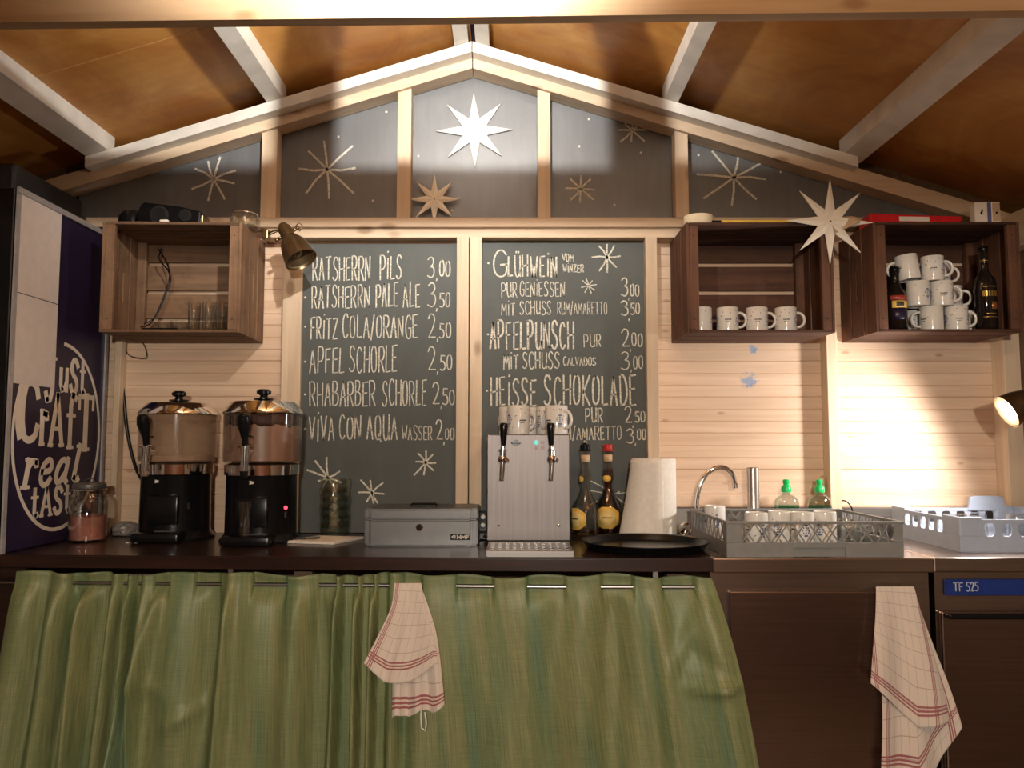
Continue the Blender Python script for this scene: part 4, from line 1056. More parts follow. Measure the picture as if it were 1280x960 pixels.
# preserving jar with pink powder
jx = bx(114, 2.96); j = thing('preserving_jar', 'glass jar half filled with pinkish powder beside the fridge', 'jar', (jx, 2.96, ZC))
b = MB(); b.lathe([(0, 0), (.06, 0), (.065, .006), (.066, .145), (.058, .168), (.05, .178), (.05, .19), (.047, .19), (.047, .178), (.055, .166), (.0625, .143), (.0615, .008), (0, .005)], 36); b.build('glass_body', clear, j, .6)
b = MB(); b.lathe([(0, .0062), (.0605, .0085), (.0612, .09), (.03, .097), (0, .094)], 32); b.build('powder', pinkpow, j, .6)
b = MB(); b.lathe([(0, .192), (.056, .192), (.057, .196), (.057, .205), (.052, .212), (0, .214)], 36); b.tube([(-.02, 0, .213), (-.012, 0, .226), (.012, 0, .226), (.02, 0, .213)], .002, 6); b.build('lid', silver, j, .6)
b = MB(); b.tube([(.0575 * math.cos(2 * PI * k / 24), .0575 * math.sin(2 * PI * k / 24), .186) for k in range(24)], .0025, 6, True); b.build('wire_ring', chrome, j, 9)
# crumpled clear bag
b = MB(); bm = b.bm; rnd = random.Random(5)
bb = bmesh.new(); bmesh.ops.create_icosphere(bb, subdivisions=3, radius=1)
for v in bb.verts:
    v.co *= 1 + rnd.uniform(-.14, .14); v.co.x *= .055; v.co.y *= .04; v.co.z = max(-.7, v.co.z) * .032 + .0225
b.merge(bb); o = b.build('plastic_bag', plain('cloudy_plastic', (.20, .18, .165), .25, 0, .2, 40), None); o.location = (bx(157, 3.1), 3.13, ZC); tag(o, 'small crumpled grey plastic bag between the jar and the left urn', 'bag')
b = MB()
for dx, dy, a in ((-.022, 0, .3), (.0, .006, .8), (.012, -.004, .1), (.021, .002, 1.4)):
    b.box(-.006, .006, -.003, .003, 0, .0025, .0008, 1, Matrix.Translation((dx, dy, 0)) @ Matrix.Rotation(a, 4, 'Z'))
o = b.build('paper_crumbs', paper); o.location = (bx(168, 2.88), 2.90, ZC); tag(o, 'a few white paper crumbs on the counter in front of the left urn', 'crumbs', kind='stuff')

# chocolate urns
def urn(label, x, y, level, drum, led, levera, rz):
    root = thing('chocolate_urn', label, 'drink dispenser', (x, y, ZC), rz, 'heated drink urns on the counter'); R = .133
    b = MB(); b.lathe([(0, 0), (R + .012, 0), (R + .012, .008), (R + .004, .016), (R - .006, .03), (R - .008, .235), (R - .006, .24), (0, .24)], 48)
    b.box(-.085, .085, -R - .05, -R + .04, .0, .035, .008, 2); b.build('base', black, root, .5)
    b = MB(); b.box(-.05, .062, -R - .003, -R + .02, .06, .165, .006, 2); b.build('front_panel', black, root, .5)
    b = MB(); b.box(-.02, .06, -R - .0045, -R + .02, .0352, .039, .001, 1); b.build('drip_edge', silver, root)
    b = MB(); b.lathe([(R - .009, .2405), (R + .0, .242), (R + .001, .278), (R - .012, .284), (R - .02, .284)], 48); b.build('collar', chrome, root, .6)
    z0, z1 = .286, .462; Rt = R + .006
    b = MB(); b.lathe([(0, z0), (Rt - .006, z0), (Rt, z0 + .006), (Rt + .002, z1), (Rt - .0015, z1), (Rt - .004, z0 + .006), (0, z0 + .004)], 48); tub = b.build('tub', clear if drum else film, root, .6)
    if drum:
        b = MB(); b.lathe([(0, z0 + .005), (Rt - .0055, z0 + .007), (Rt - .0045, level), (0, level)], 48); b.build('cocoa', cocoa, root, .6)
    else:
        b = MB(); b.lathe([(0, z0 + .005), (Rt - .0055, z0 + .007), (Rt - .005, z0 + .024), (0, z0 + .024)], 48); b.build('cocoa', cocoa, root, .6)
        b = MB(); b.cyl((0, 0, z0 + .025), (0, 0, z0 + .05), .016); b.cyl((0, 0, z0 + .05), (0, 0, z1), .008); b.build('stirrer', silver, root, .6)
    b = MB(); rnd = random.Random(len(label)); n_ = 72; zf = level if drum else z1 - .018
    def fo(s, t):
        a = 2 * PI * s; return ((Rt - .0035) * math.cos(a), (Rt - .0035) * math.sin(a), (zf - .006 - (.004 * math.sin(a * 9) + .003 * math.sin(a * 23 + 1))) * (1 - t) + (z1 - .0005) * t)
    b.sheet(fo, n_, 3); b.build('foam_ring', cocoa_dark, tub, 9, .0006)
    b = MB(); b.lathe([(Rt + .004, z1 + .0005), (Rt + .006, z1 + .004), (Rt + .004, z1 + .012), (Rt - .014, z1 + .034), (Rt - .026, z1 + .046), (.03, z1 + .056), (0, z1 + .057)], 48); lid = b.build('lid', chrome, root, .5)
    b = MB(); zk = z1 + .057; b.lathe([(0, zk), (.036, zk), (.036, zk + .003), (.016, zk + .006), (.013, zk + .014), (.026, zk + .02), (.027, zk + .03), (.018, zk + .037), (0, zk + .038)], 28); lk = b.build('lid_knob', black, lid, .6)
    # tap with its lever
    a = levera; dx, dy = math.sin(a), -math.cos(a)
    q = lambda r, s, z: Vector((dx * r - dy * s, dy * r + dx * s, z))
    b = MB(); b.cyl(q(Rt - .004, 0, .325), q(Rt + .055, 0, .325), .012); b.cyl(q(Rt + .045, 0, .345), q(Rt + .05, 0, .255), .0165, .013, 20); b.cyl(q(Rt + .047, -.024, .347), q(Rt + .047, .024, .347), .006, .006, 12); tp = b.build('tap', chrome, root, .6)
    b = MB(); b.cyl(q(Rt + .05, 0, .26), q(Rt + .05, 0, .238), .015, .012, 20); b.build('tap_nozzle', film if not drum else black, tp, .6)
    b = MB(); b.tube([q(Rt + .046, 0, .345), q(Rt + .05, 0, .375), q(Rt + .056, 0, .40), q(Rt + .064, 0, .425), q(Rt + .07, 0, .448)], [.011, .012, .018, .024, .021], 16)
    b.ball(q(Rt + .07, 0, .448), .021, 16, (1, 1, .6)); b.box(-.02, .02, -.009, .009, -.003, .003, .002, 1, Matrix.Translation(q(Rt + .048, .005, .38)) @ Matrix.Rotation(a, 4, 'Z')); b.build('lever', black, tp, .6)
    # maker's mark and lamp
    b = MB(); aa = a + .0
    def lt(s, z): 
        ang = aa + s; r = R - .0065; return Vector((r * math.sin(ang), -r * math.cos(ang), z))
    for st in ([(-.03, .222), (.0, .222), (-.008, .212), (-.026, .211)], [(.012, .222), (.03, .222), (.034, .212), (.014, .211), (.012, .222)], [(.05, .212), (.05, .221)], [(.065, .212), (.078, .221)], [(.09, .212), (.09, .221)]):
        pts = [lt(s, z) for s, z in st]; b.tube(pts, .0012, 5)
    b.build('maker_mark', paper, root, 9)
    if led is not None:
        r = R - .006; p = Vector((r * math.sin(led), -r * math.cos(led), .125))
        b = MB(); b.ball(p, .007, 12); b.build('indicator_lamp', led_red, root, 9)
        b = MB(); b.box(-.006, .006, -.004, .004, -.012, .012, .002, 1, Matrix.Translation(p - Vector((0, -.002, .026))) @ Matrix.Rotation(led, 4, 'Z')); b.build('switch', black_soft, root)
    else:
        r = R - .006; p = Vector((r * math.sin(.75), -r * math.cos(.75), .125))
        b = MB(); b.box(-.006, .006, -.004, .004, -.012, .012, .002, 1, Matrix.Translation(p) @ Matrix.Rotation(.75, 4, 'Z')); b.build('switch', black_soft, root)
    return root
u1y, u2y = 3.07, 2.97
urn('left heated urn with black base and nearly empty milky tub', at(222, 555, u1y).x, u1y, .3, False, None, -.2, 0)
urn('right heated urn with black base and a tub full of pinkish cocoa', at(328.5, 555, u2y).x, u2y, .425, True, 1.02, -.02, 0)
make_glass('tall narrow clear glass standing on the foot of the right urn', (bx(308.5, 2.81), 2.808, ZC + .0352), None, .0205, .118)
gs = None
for k in range(6):
    lb = ['lowest', 'second lowest', 'third', 'fourth', 'second highest', 'topmost'][k] + ' green-tinted glass bowl of the stack left of the cash box'
    if gs is None:
        b = MB(); b.lathe([(0, 0), (.052, 0), (.054, .003), (.059, .03), (.060, .046), (.058, .049), (.056, .046), (.0535, .03), (.048, .008), (0, .006)], 36)
        gs = b.build('glass_bowl', greenish, None, .6); gs.location = (bx(418.5, 3.13), 3.15, ZC); tag(gs, lb, 'bowl', 'stacked glass bowls on the counter')
    else: dup(gs, (gs.location.x + (.002 if k % 2 else -.0015), gs.location.y, ZC + .0335 * k), label=lb)
# note pad and pen
npad = thing('notepad', 'cream notepad with a curled edge lying left of the cash box', 'notepad', (bx(405, 2.93), 2.955, ZC), math.radians(-6))
b = MB(); pts = [(-.115, -.075), (.07, -.10), (.125, .085), (-.055, .10)]
for k in range(4): b.prism([(x * (1 - .012 * k) + .001 * k, y * (1 - .01 * k), .0022 * k + .0005) for x, y in pts], (0, 0, .0018))
b.build('pages', paper, npad)
b = MB(); b.tube([(-.115, -.072, .0048), (-.09, -.01, .0052), (-.056, .098, .0048)], .005, 8); b.build('curled_edge', paper, npad, 9)
pn = thing('pen', 'silver and black ballpoint pen lying on the notepad', 'pen', (bx(385, 2.95), 2.925, ZC + .0148), math.radians(12))
b = MB(); b.cyl((-.03, 0, 0), (.055, 0, 0), .0045, .0042, 12); b.build('barrel', silver, pn, 9)
b = MB(); b.cyl((-.055, 0, 0), (-.0302, 0, 0), .0025, .0048, 12); b.build('tip', black, pn, 9)

# cash box
kx = at(526.5, 555, 2.8).x; kw = .198
cbx = thing('cash_box', 'closed silver-grey steel cash box with a lock in the middle of the counter', 'cash box', (kx, 2.80, ZC))
def rbox(w_, d_, z0, z1, r):
    b = MB(); b.box(-w_, w_, 0, d_, z0, z1)
    ve = [e for e in b.bm.edges if abs(e.verts[0].co.z - e.verts[1].co.z) > .001]; bmesh.ops.bevel(b.bm, geom=ve, offset=r, segments=6, affect='EDGES')
    he = [e for e in b.bm.edges if e.is_manifold and abs(e.calc_face_angle(0)) > 1.2]; bmesh.ops.bevel(b.bm, geom=he, offset=.005, segments=3, affect='EDGES'); return b
rbox(kw, .26, 0, .091, .022).build('box', silver, cbx, .6)
kl = rbox(kw + .0015, .262, .0925, .128, .023).build('lid', silver, cbx, .6)
b = MB(); b.cyl((-.003, .0005, .066), (-.003, -.006, .066), .0135, .0125, 24); lk_ = b.build('lock_ring', chrome, cbx, .6)
b = MB(); b.cyl((-.003, -.0062, .066), (-.003, -.0075, .066), .010, seg=20); b.box(-.0045, -.0015, -.0085, -.0074, .060, .072); b.build('lock', black, lk_, .6)
b = MB(); b.box(.104, .172, -.0022, -.0002, .022, .043, .0006, 1); bd = b.build('badge', black, cbx)
mb = MB()
def mini(txt, x0, x1, z0, z1, y, hw):
    n_ = sum(WID.get(c, 1) for c in txt) + .3 * (len(txt) - 1); un = (x1 - x0) / n_; x = x0
    for c in txt:
        wd = WID.get(c, 1) * un
        for st in G[c]:
            if st[0] == 'r': st = chaikin(st[1:])
            ribbon(mb, [(x + a * wd, y, z0 + q * (z1 - z0)) for a, q in st], hw, (0, -1, 0), .0006)
        x += wd + .3 * un
mini('HMF', .128, .168, .027, .039, -.0023, .0014)
ribbon(mb, [(.109, -.0023, .033), (.114, -.0023, .037), (.12, -.0023, .037), (.120, -.0023, .029), (.114, -.0023, .029), (.109, -.0023, .033)], .0014, (0, -1, 0), .0006)
mb.build('badge_lettering', paper, bd)
b = MB(); b.box(-.05, .045, .11, .14, .1282, .131, .003, 1); b.tube([(-.048, .125, .131), (-.046, .125, .1375), (.042, .125, .1375), (.044, .125, .131)], .004, 8); b.build('carry_handle', black, kl, .6)
# plug and hose behind the tap box
b = MB(); b.box(-.016, .016, -.015, .02, 0, .075, .004, 2); o = b.build('socket_block', black); 
so = thing('plug_block', 'small black plug block with two white buttons left of the tap box', 'socket', (bx(604, 2.98), 3.0, ZC + .03)); o.parent = so
b = MB(); b.box(-.018, .018, -.02, .03, -.03, -.0005, .004, 2); b.build('foot', black, so)
for zz in (.025, .055):
    b = MB(); b.cyl((0, -.0155, zz), (0, -.022, zz), .0085, .0075, 16); b.build('button', paper, so, .6)
cable('hose', 'short grey hose lying on the counter between cash box and tap box', [(bx(597, 2.9), 3.06, ZC + .022), (bx(603, 2.9), 3.03, ZC + .012), (bx(608, 2.9), 2.93, ZC + .02), (bx(612, 2.9), 2.905, ZC + .03)], .007, silver)

# tap box
tx = at(660.5, 555, 2.86).x; tw = .1475
tb = thing('tap_box', 'brushed steel hot drink tap box with two taps and mugs on its top', 'drink dispenser', (tx, 2.86, ZC))
b = MB(); b.box(-tw, tw, 0, .31, .012, .387, .003, 2); b.build('housing', tap_steel, tb)
b = MB(); b.box(-tw + .006, tw - .006, .004, .30, 0.0, .0118); b.build('plinth', black_soft, tb)
for sx in (-1, 1):
    b = MB()
    for z in (.03, .20, .37): b.ball((sx * (tw + .0005), .02, z), .0038, 10)
    b.build('side_screws', chrome, tb, 9)
    b = MB(); b.ball((-.0 + sx * .1065, -.0005, .067), .0055, 12, (1, .6, 1)); b.build('front_screw', chrome, tb, 9)
for hx, tl in ((-.091, .004), (.082, -.004)):
    b = MB(); b.cyl((hx, 0, .300), (hx, -.035, .300), .010); b.ball((hx, -.04, .302), .0165, 20, (1, 1, 1.0)); b.cyl((hx, -.04, .305), (hx + tl * .4, -.042, .345), .0125, .009, 20)
    b.lathe([(0, 0), (.014, 0), (.014, .005), (0, .006)], 20, Matrix.Translation((hx, -.041, .33))); b.cyl((hx + .012, -.044, .30), (hx + .022, -.044, .295), .006, .004, 12)
    b.cyl((hx, -.042, .298), (hx - .004, -.046, .228), .0095, .008, 20); tp = b.build('tap', chrome, tb, .7)
    b = MB(); b.lathe([(0, 0), (.008, 0), (.0095, .01), (.0135, .05), (.0155, .066), (.013, .076), (0, .079)], 24, Matrix.Translation((hx + tl * .6, -.043, .35)) @ Matrix.Rotation(tl * 5, 4, 'Y')); b.build('tap_handle', black, tp, .7)
b = MB(); b.cyl((-.044, 0, .357), (-.044, -.008, .357), .0115, .0105, 24); b.box(-.062, -.026, -.009, -.004, .3535, .3605, .002, 1); b.build('thermostat_knob', black, tb, .6)
for x, z, m in ((.028, .3585, led_cyan), (.0505, .3585, dull_red), (.028, .340, dull_red), (.0505, .340, dull_red)):
    b = MB(); b.cyl((x, 0, z), (x, -.004, z), .0082 if m is led_cyan else .0072, seg=20); b.build('indicator_lamp', m, tb, .6)
dt = thing('drip_tray', 'slotted steel drip tray on the counter edge below the two taps', 'tray', (tx - .002, 2.535, ZC), 0)
tray_w = .137
b = MB(); b.box(-tray_w, tray_w, 0, .006, 0, .02, .001, 1); b.box(-tray_w, tray_w, .214, .22, 0, .02, .001, 1); b.box(-tray_w, -tray_w + .005, .006, .214, 0, .02); b.box(tray_w - .005, tray_w, .006, .214, 0, .02); b.box(-tray_w + .005, tray_w - .005, .006, .214, 0, .003); b.build('pan', steel, dt)
b = MB()
y_ = .012
nx = 11
for k in range(nx + 1):
    x = -tray_w + .006 + k * (2 * tray_w - .012) / nx; b.box(x - .0065 if k else x, x + .0065 if k < nx else x, .0065, .2135, .0165, .0185)
for y in (.0065, .055, .11, .165, .2065): b.box(-tray_w + .006, tray_w - .006, y, y + .007, .0163, .0187)
b.build('grate', steel, dt)

# liqueur bottles
gal_o = [(0, .0), (.050, 0), (.054, .006), (.054, .10), (.050, .12), (.030, .152), (.0185, .18), (.018, .20), (.0235, .222), (.0225, .24), (.0165, .262), (.0165, .315), (.021, .317), (.021, .325)]
gal_i = [(.012, .325), (.012, .262), (.0195, .24), (.020, .222), (.0145, .20), (.0145, .18), (.027, .15), (.0465, .118), (.0505, .10), (.0505, .012), (0, .008)]
def liqueur(label, x, y, liq_m, level, cap_m, pourer):
    root = thing('liqueur_bottle', label, 'bottle', (x, y, ZC), -1.0 if pourer else -.2, 'bulb-necked liqueur bottles beside the tap box')
    b = MB(); b.lathe(gal_o + gal_i, 36); b.build('glass_body', clear, root, .7)
    pr = [(0, .0085), (.0500, .0125)] + [(r - .0006, z) for r, z in gal_i[::-1] if .012 < z < level - .002] 
    lastr = pr[-1][0]; pr += [(lastr * .98, level), (0, level)]
    b = MB(); b.lathe(pr, 32); b.build('liqueur', liq_m, root, .7)
    def wrap(nm, a0, a1, z0, z1, r, m, corner=.0, par=None):
        b = MB()
        def fn(s, t):
            a = a0 + (a1 - a0) * s; e = abs(2 * s - 1); zz0 = z0 + corner * max(0, e - .4) / .6; zz1 = z1 - corner * max(0, e - .4) / .6
            return ((r) * math.sin(a), -(r) * math.cos(a), zz0 + (zz1 - zz0) * t)
        b.sheet(fn, 24, 2); return b.build(nm, m, par or root, 9, .0005)
    lb0 = wrap('label', -.95, .95, .03, .112, .0546, label_y, .02)
    wrap('label_inset', -.62, .62, .042, .1, .0550, plain('pale_yellow', (.80, .60, .22), .6), .014, lb0)
    wrap('label_line', -.35, .35, .0695, .0735, .0554, print_dark, 0, lb0)
    wrap('neck_band', -PI, PI, .285, .312, .0171, cork)
    wrap('neck_label', -.9, .6, .208, .232, .0238, label_y, .006)
    b = MB(); b.lathe([(0, .3255), (.022, .3255), (.0225, .329), (.0185, .333), (.0195, .349), (.017, .352), (0, .353)], 24); b.build('stopper', cap_m, root, .5)
    if pourer:
        b = MB(); b.cyl((0, 0, .353), (0, -.0, .368), .010, .007, 16); b.tube([(0, 0, .366), (.001, 0, .378), (-.003, -.004, .392)], [.006, .005, .004], 10); b.build('pourer', chrome, root, 9)
    return root
liqueur('clear liqueur bottle with a steel pourer and yellow label right of the tap box', bx(732, 3.06), 3.08, amber, .03, black, True)
liqueur('dark red liqueur bottle with a red cap between the pourer bottle and the paper roll', bx(760, 3.14), 3.15, red_amber, .255, red_wax, False)

# kitchen paper roll with a loose sheet
rx, ry = bx(817, 3.05), 3.06
kr = thing('paper_roll', 'standing roll of white kitchen paper with a loose sheet behind the black tray', 'paper roll', (rx, ry, ZC + .001))
b = MB(); b.lathe([(.021, 0), (.080, 0), (.083, .004), (.084, .292), (.080, .298), (.021, .298), (.021, 0)], 40); b.build('roll', tissue, kr, .7)
b = MB(); b.lathe([(.0195, .001), (.0208, .001), (.0208, .297), (.0195, .297), (.0195, .001)], 24); b.build('core', tan, kr, .7)
b = MB()
def flap(s, t):           # wraps the front of the roll and flares out to the lower left
    a = .25 - 1.85 * s; r = .0855 + .045 * max(0, s - .35) / .65 * t ** 1.2 * 1.1
    return (r * math.sin(a), -r * math.cos(a) * (1 - .25 * max(0, s - .6)), .296 - .290 * t + .012 * (s - .4) * t * 0 - .004 * s)
b.sheet(flap, 40, 20); b.build('loose_sheet', tissue, kr, 9, .001)

# round black tray
tr = thing('round_tray', 'round black serving tray lying in front of the bottles and paper roll', 'tray', (bx(805, 2.74), 2.745, ZC), 0)
b = MB(); b.lathe([(0, .002), (.19, .002), (.205, .0), (.212, .004), (.224, .022), (.231, .026), (.231, .029), (.222, .027), (.208, .008), (.19, .006), (0, .006)], 64); b.build('tray', black, tr, .5)
tr.scale = (.93, .90, 1)
b = MB(); b.lathe([(0, .0064), (.186, .0064), (.186, .0072), (0, .0072)], 64); b.build('mat', plain('tray_mat', (.022, .017, .014), .22), tr)
# ------------------------------------------------------------------ sink fittings
fx, fy = bx(872, 3.08), 3.10
fa = thing('kitchen_tap', 'chrome swan-neck tap behind the left end of the lattice dish rack', 'tap', (fx, fy, ZC))
pts = [(0, 0, .03), (0, 0, .10)]
z0 = .16
for p in ((870.5, 630), (874, 610), (882, 594), (892, 586), (902, 584), (910, 587), (916, 594), (918.5, 605)):
    q = at(p[0], p[1], fy); pts.append((q.x - fx, 0, q.z - ZC))
P_ = [Vector(p) for p in pts]; sm_ = []
for i in range(len(P_) - 1):
    p0, p1, p2, p3 = P_[max(0, i - 1)], P_[i], P_[i + 1], P_[min(len(P_) - 1, i + 2)]
    for k in range(5):
        f_ = k / 5; sm_.append(.5 * (2 * p1 + (p2 - p0) * f_ + (2 * p0 - 5 * p1 + 4 * p2 - p3) * f_ ** 2 + (3 * p1 - p0 - 3 * p2 + p3) * f_ ** 3))
sm_.append(P_[-1])
b = MB(); b.tube(sm_, .0095, 16); b.build('spout', chrome, fa, 9)
b = MB(); e = P_[-1]; b.cyl(e + Vector((0, 0, .004)), e + Vector((.001, 0, -.016)), .0125, .0115, 20); b.build('aerator', chrome, fa, .6)
b = MB(); b.lathe([(0, 0), (.028, 0), (.028, .006), (.02, .012), (.018, .05), (.013, .06), (0, .06)], 28); b.build('base', chrome, fa, .6)
vk = at(857, 660, 3.05)
vo = thing('water_valve', 'round chrome water valve between the black tray and the dish rack', 'valve', (vk.x, 3.06, ZC))
b = MB(); b.lathe([(0, 0), (.02, 0), (.02, .005), (.012, .01), (.011, .03), (0, .031)], 24); b.build('stem', chrome, vo, .6)
b = MB(); b.lathe([(0, -.02), (.018, -.02), (.024, -.01), (.024, .006), (.016, .016), (0, .018)], 10, Matrix.Translation((0, -.005, .035)) @ Matrix.Rotation(math.radians(55), 4, 'X') @ Matrix.Rotation(.3, 4, 'Y')); b.build('grip', chrome, vo, .5)
b = MB(); q0 = at(944, 640, 3.05)
b.lathe([(0, 0), (.024, 0), (.0225, .004), (.0225, .262), (.0205, .264), (.0195, .262), (.0195, .006), (0, .006)], 32); o = b.build('standpipe', steel_mat('pipe_steel', (.62, .58, .55), .3, 2), None, .6); o.location = (q0.x, 3.07, ZC); tag(o, 'upright stainless overflow pipe behind the lattice dish rack', 'pipe')
def soap(label, u, rz):
    root = thing('soap_bottle', label, 'soap bottle', (bx(u, 3.12), 3.135, ZC), rz, 'washing-up liquid bottles'); 
    def oval(mb, prof, sy=.55):
        mb.lathe(prof, 32)
        for v in mb.bm.verts: v.co.y *= sy
        return mb
    body = [(0, 0), (.044, 0), (.048, .006), (.050, .05), (.047, .085), (.049, .115), (.046, .135), (.030, .152), (.016, .158), (.0145, .166)]
    inner = [(.0125, .166), (.0145, .156), (.029, .149), (.044, .133), (.047, .115), (.045, .085), (.048, .05), (.046, .008), (0, .004)]
    oval(MB(), body + inner).build('body', clear, root, .7)
    oval(MB(), [(0, .0045), (.0455, .0085), (.0475, .05), (.0445, .085), (.0465, .112), (.0463, .1165), (0, .1165)], .545).build('liquid', soap_green, root, .7)
    b = MB(); b.lathe([(0, .1665), (.0185, .1665), (.019, .17), (.019, .184), (.015, .19), (.0105, .193), (.0105, .199), (.0125, .203), (.0125, .212), (.009, .216), (0, .217)], 24); b.build('cap', green_cap, root, .6)
    b = MB()
    n_ = 18
    def fn(s, t):
        a = -.9 + 1.8 * s; hz = .024 * math.sqrt(max(0, 1 - (2 * s - 1) ** 2)); return (.0505 * math.sin(a), -.0505 * .56 * math.cos(a) - .0012, .072 + hz * (2 * t - 1))
    b.sheet(fn, n_, 4); b.build('label', plain('lime_label', (.55, .68, .22), .5), root, 9, .0005)
    return root
soap('left green washing-up liquid bottle behind the dish rack', 983, 0)
soap('right green washing-up liquid bottle behind the dish rack', 1024.5, .1)
cable('thin_cable', 'thin dark cable arching over the splashback right of the soap bottles', [at(1040, 640, 3.19), at(1046, 628, 3.19), at(1056, 626, 3.19), at(1063, 632, 3.19), at(1066, 640, 3.19)], .003)

# ------------------------------------------------------------------ grey lattice dish rack
A = .277; D0, D1 = 2.53, 3.03; hr = .112
rc = thing('dish_rack', 'grey plastic dish rack with lattice sides holding upturned mugs', 'dish rack', (.948, D0, ZC))
D = D1 - D0; hb = .046
b = MB()
b.box(-A, -.067, 0, .006, 0, hb, .0015, 1); b.box(.095, A, 0, .006, 0, hb, .0015, 1); b.box(-.067, .095, 0, .006, .03, hb); b.box(-.067, .095, .008, .012, .002, .03)
b.box(-A, A, D - .006, D, 0, hb); b.box(-A, -A + .006, .006, D - .006, 0, hb); b.box(A - .006, A, .006, D - .006, 0, hb)
for k in range(11):
    x = -A + .025 + k * .0503; b.box(x - .002, x + .002, .013, D - .006, .008, .014)
for k in range(10):
    y = .03 + k * .049; b.box(-A + .006, A - .006, y - .002, y + .002, .010, .0155)
b.build('base_tray', grey_plastic, rc)
for sx in (-1, 1):
    for y0, y1, sy in ((0, .045, 0), (D - .045, D, 1)):
        b = MB(); xo = sx * A; xi = sx * (A - .048 if sx < 0 else A - .03); b.box(min(xo, xi), max(xo, xi), 0 if sy == 0 else D - .005, .005 if sy == 0 else D, hb, hr - .002, .002, 1)
        xj = sx * (A - .005); b.box(min(xo, xj), max(xo, xj), y0 + (.0055 if sy == 0 else 0), y1 - (.0055 if sy else 0), hb, hr - .002, .0015, 1); b.build('corner_post', grey_plastic, rc)
b = MB(); rr = .006
b.box(-A - .002, A + .002, -.002, .007, hr - .0085, hr, .002, 2); b.box(-A - .002, A + .002, D - .007, D + .002, hr - .0085, hr, .002, 2)
b.box(-A - .002, -A + .007, .0072, D - .0072, hr - .0085, hr, .002, 2); b.box(A - .007, A + .002, .0072, D - .0072, hr - .0085, hr, .002, 2); b.build('rim', grey_plastic, rc)
def lattice(p, q, n_, side, skew=.75):
    b = MB(); p, q = Vector(p), Vector(q); L = (q - p).length; d = (q - p) / L; step = L / n_
    z0, z1 = hb - .001, hr - .008
    for k in range(-2, n_ + 1):
        for sg in (1, -1):
            a, c = k * step, (k + skew) * step
            if sg < 0: a, c = c, a
            za, zb2 = z0, z1
            # clip to the panel
            def cut(a, za, c, zc_, lim, low):
                if (low and a < lim <= c) or (not low and a > lim >= c):
                    f_ = (lim - a) / (c - a); return lim, za + (zc_ - za) * f_
                return a, za
            lo, hi = (a, za), (c, zb2)
            if min(a, c) >= L or max(a, c) <= 0: continue
            if a < 0: f_ = (0 - a) / (c - a); lo = (0, za + (zb2 - za) * f_)
            if a > L: f_ = (L - a) / (c - a); lo = (L, za + (zb2 - za) * f_)
            if c < 0: f_ = (0 - a) / (c - a); hi = (0, za + (zb2 - za) * f_)
            if c > L: f_ = (L - a) / (c - a); hi = (L, za + (zb2 - za) * f_)
            if abs(hi[0] - lo[0]) < .002: continue
            o_ = side * (.0012 if sg > 0 else -.0012)
            b.bar(p + d * lo[0] + Vector((0, 0, lo[1])) + o_, p + d * hi[0] + Vector((0, 0, hi[1])) + o_, .0028, .0042, side)
    b.build('lattice_side', grey_plastic, rc)
lattice((-A + .048, .0035, 0), (A - .03, .0035, 0), 9, Vector((0, 1, 0)))
lattice((-A + .04, D - .0035, 0), (A - .03, D - .0035, 0), 9, Vector((0, 1, 0)))
lattice((-A + .0035, .045, 0), (-A + .0035, D - .045, 0), 8, Vector((1, 0, 0)))
lattice((A - .0035, .045, 0), (A - .0035, D - .045, 0), 8, Vector((1, 0, 0)))
MZ = ZC + .0165
for u, y, rz, lb in ((943, 2.64, 2.0, 'upturned white mug at the left of the front row in the lattice rack'), (971.5, 2.69, 1.2, 'upturned white mug second from the left in the lattice rack'),
                     (1000.5, 2.655, -2.2, 'upturned white mug third from the left in the lattice rack'), (1028, 2.68, .9, 'upturned white mug at the right of the front row in the lattice rack'),
                     (892, 2.93, 1.6, 'upturned white mug alone in the back left corner of the lattice rack')):
    m = mug(bx(u, y), y, MZ, rz, lb, G_RACK, up=False, sc=(.9, .9, 1.2))
tum = None
for u, y, lb in ((1060, 2.66, 'clear upturned glass right of the mugs in the lattice rack'), (1072, 2.70, 'clear upturned glass near the right end of the lattice rack'), (1055, 2.86, 'clear upturned glass at the back right of the lattice rack'), (1030, 2.88, 'clear upturned glass behind the right mug of the lattice rack')):
    if tum is None: tum = make_glass(lb, (bx(u, y), y, MZ + .0755), 'upturned glasses in the lattice rack', .031, .075); tum.rotation_euler = (PI, 0, 0)
    else: dup(tum, (bx(u, y), y, MZ + .0755), (PI, 0, 0), lb)

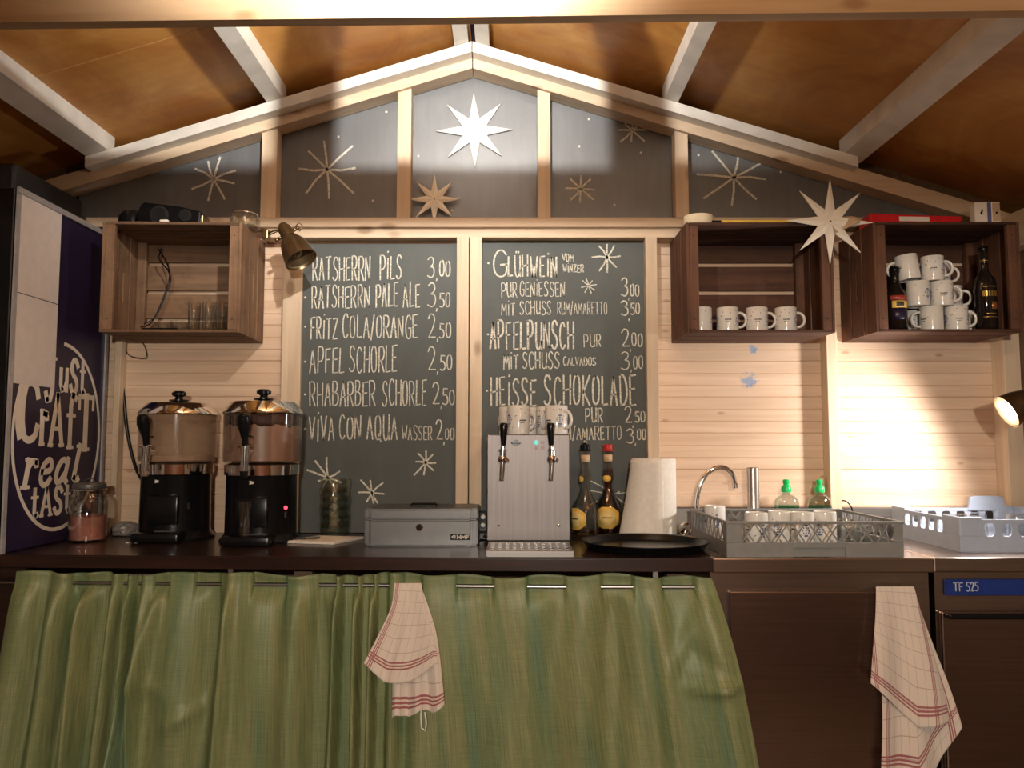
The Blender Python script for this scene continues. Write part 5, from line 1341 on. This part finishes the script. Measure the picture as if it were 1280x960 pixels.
# ------------------------------------------------------------------ blue-grey rack with windowed sides
r2 = thing('dish_rack', 'blue-grey plastic dish rack with windowed sides under the lit lamp', 'dish rack', (1.47, 2.655, ZC), math.radians(-1.5))
W2, D2, h2 = .47, .50, .108; hb2 = .052
b = MB(); b.box(0, W2, 0, .007, 0, hb2, .002, 1); b.box(0, W2, D2 - .007, D2, 0, hb2); b.box(0, .007, .007, D2 - .007, 0, hb2); b.box(W2 - .007, W2, .007, D2 - .007, 0, hb2)
for k in range(9):
    x = .03 + k * .052; b.box(x - .002, x + .002, .007, D2 - .007, .008, .014)
for k in range(9):
    y = .03 + k * .055; b.box(.007, W2 - .007, y - .002, y + .002, .010, .0155)
b.build('base_tray', blue_plastic, r2)
def corner(cx, cy, sx, sy):
    b = MB(); L = .072; L2 = .05
    x0, x1 = (cx, cx + L) if sx > 0 else (cx - L, cx); y0, y1 = (cy, cy + .008) if sy > 0 else (cy - .008, cy); b.box(x0, x1, y0 - .001, y1 + .001, hb2 - .002, h2 + .006, .004, 2)
    x0, x1 = (cx, cx + .008) if sx > 0 else (cx - .008, cx); y0, y1 = (cy, cy + .11) if sy > 0 else (cy - .11, cy); b.box(x0 - .001, x1 + .001, y0, y1, hb2 - .002, h2 + .006, .004, 2)
    b.build('corner_post', blue_plastic, r2)
for cx, sx in ((0, 1), (W2, -1)):
    for cy, sy in ((0, 1), (D2, -1)): corner(cx, cy, sx, sy)
def windows(p, q, n_, side):
    """side wall with rounded openings: uprights with swelling ends below a rim"""
    b = MB(); p, q = Vector(p), Vector(q); L = (q - p).length; d = (q - p) / L
    b.bar(p + Vector((0, 0, h2 - .008)), q + Vector((0, 0, h2 - .008)), .008, .012, side)
    for k in range(n_ + 1):
        c = p + d * (L * k / n_); z0, z1 = hb2 - .003, h2 - .010
        n2 = 8; pl = []
        for i in range(n2 + 1):
            f_ = i / n2; wd = .010 + .012 * (abs(2 * f_ - 1)) ** 4; pl.append((wd, z0 + (z1 - z0) * f_))
        poly = [c + d * wd + Vector((0, 0, z)) - side * .003 for wd, z in pl] + [c - d * wd + Vector((0, 0, z)) - side * .003 for wd, z in pl[::-1]]
        b.prism(poly, side * .006)
    b.build('windowed_side', blue_plastic, r2)
windows((.07, .0035, 0), (W2 - .07, .0035, 0), 6, Vector((0, 1, 0)))
windows((.07, D2 - .0035, 0), (W2 - .07, D2 - .0035, 0), 6, Vector((0, 1, 0)))
windows((.0035, .10, 0), (.0035, D2 - .10, 0), 5, Vector((1, 0, 0)))
windows((W2 - .0035, .10, 0), (W2 - .0035, D2 - .10, 0), 5, Vector((1, 0, 0)))
b = MB(); b.prism([(.29, D2 - .012, h2 - .01), (.435, D2 - .012, h2 - .01), (.425, D2 - .012, h2 + .038), (.41, D2 - .012, h2 + .044), (.315, D2 - .012, h2 + .044), (.30, D2 - .012, h2 + .038)], (0, .010, 0)); b.build('grip_plate', blue_plastic, r2)
tu2 = None
for x, y, lb in ((1.60, 2.90, 'clear upturned tumbler in the blue-grey rack, left of the middle'), (1.70, 2.95, 'clear upturned tumbler in the middle of the blue-grey rack'), (1.81, 2.90, 'clear upturned tumbler at the right of the blue-grey rack')):
    if tu2 is None: tu2 = make_glass(lb, (x, y, MZ + .0855), 'upturned tumblers in the blue-grey rack', .033, .085); tu2.rotation_euler = (PI, 0, 0)
    else: dup(tu2, (x, y, MZ + .0855), (PI, 0, 0), lb)
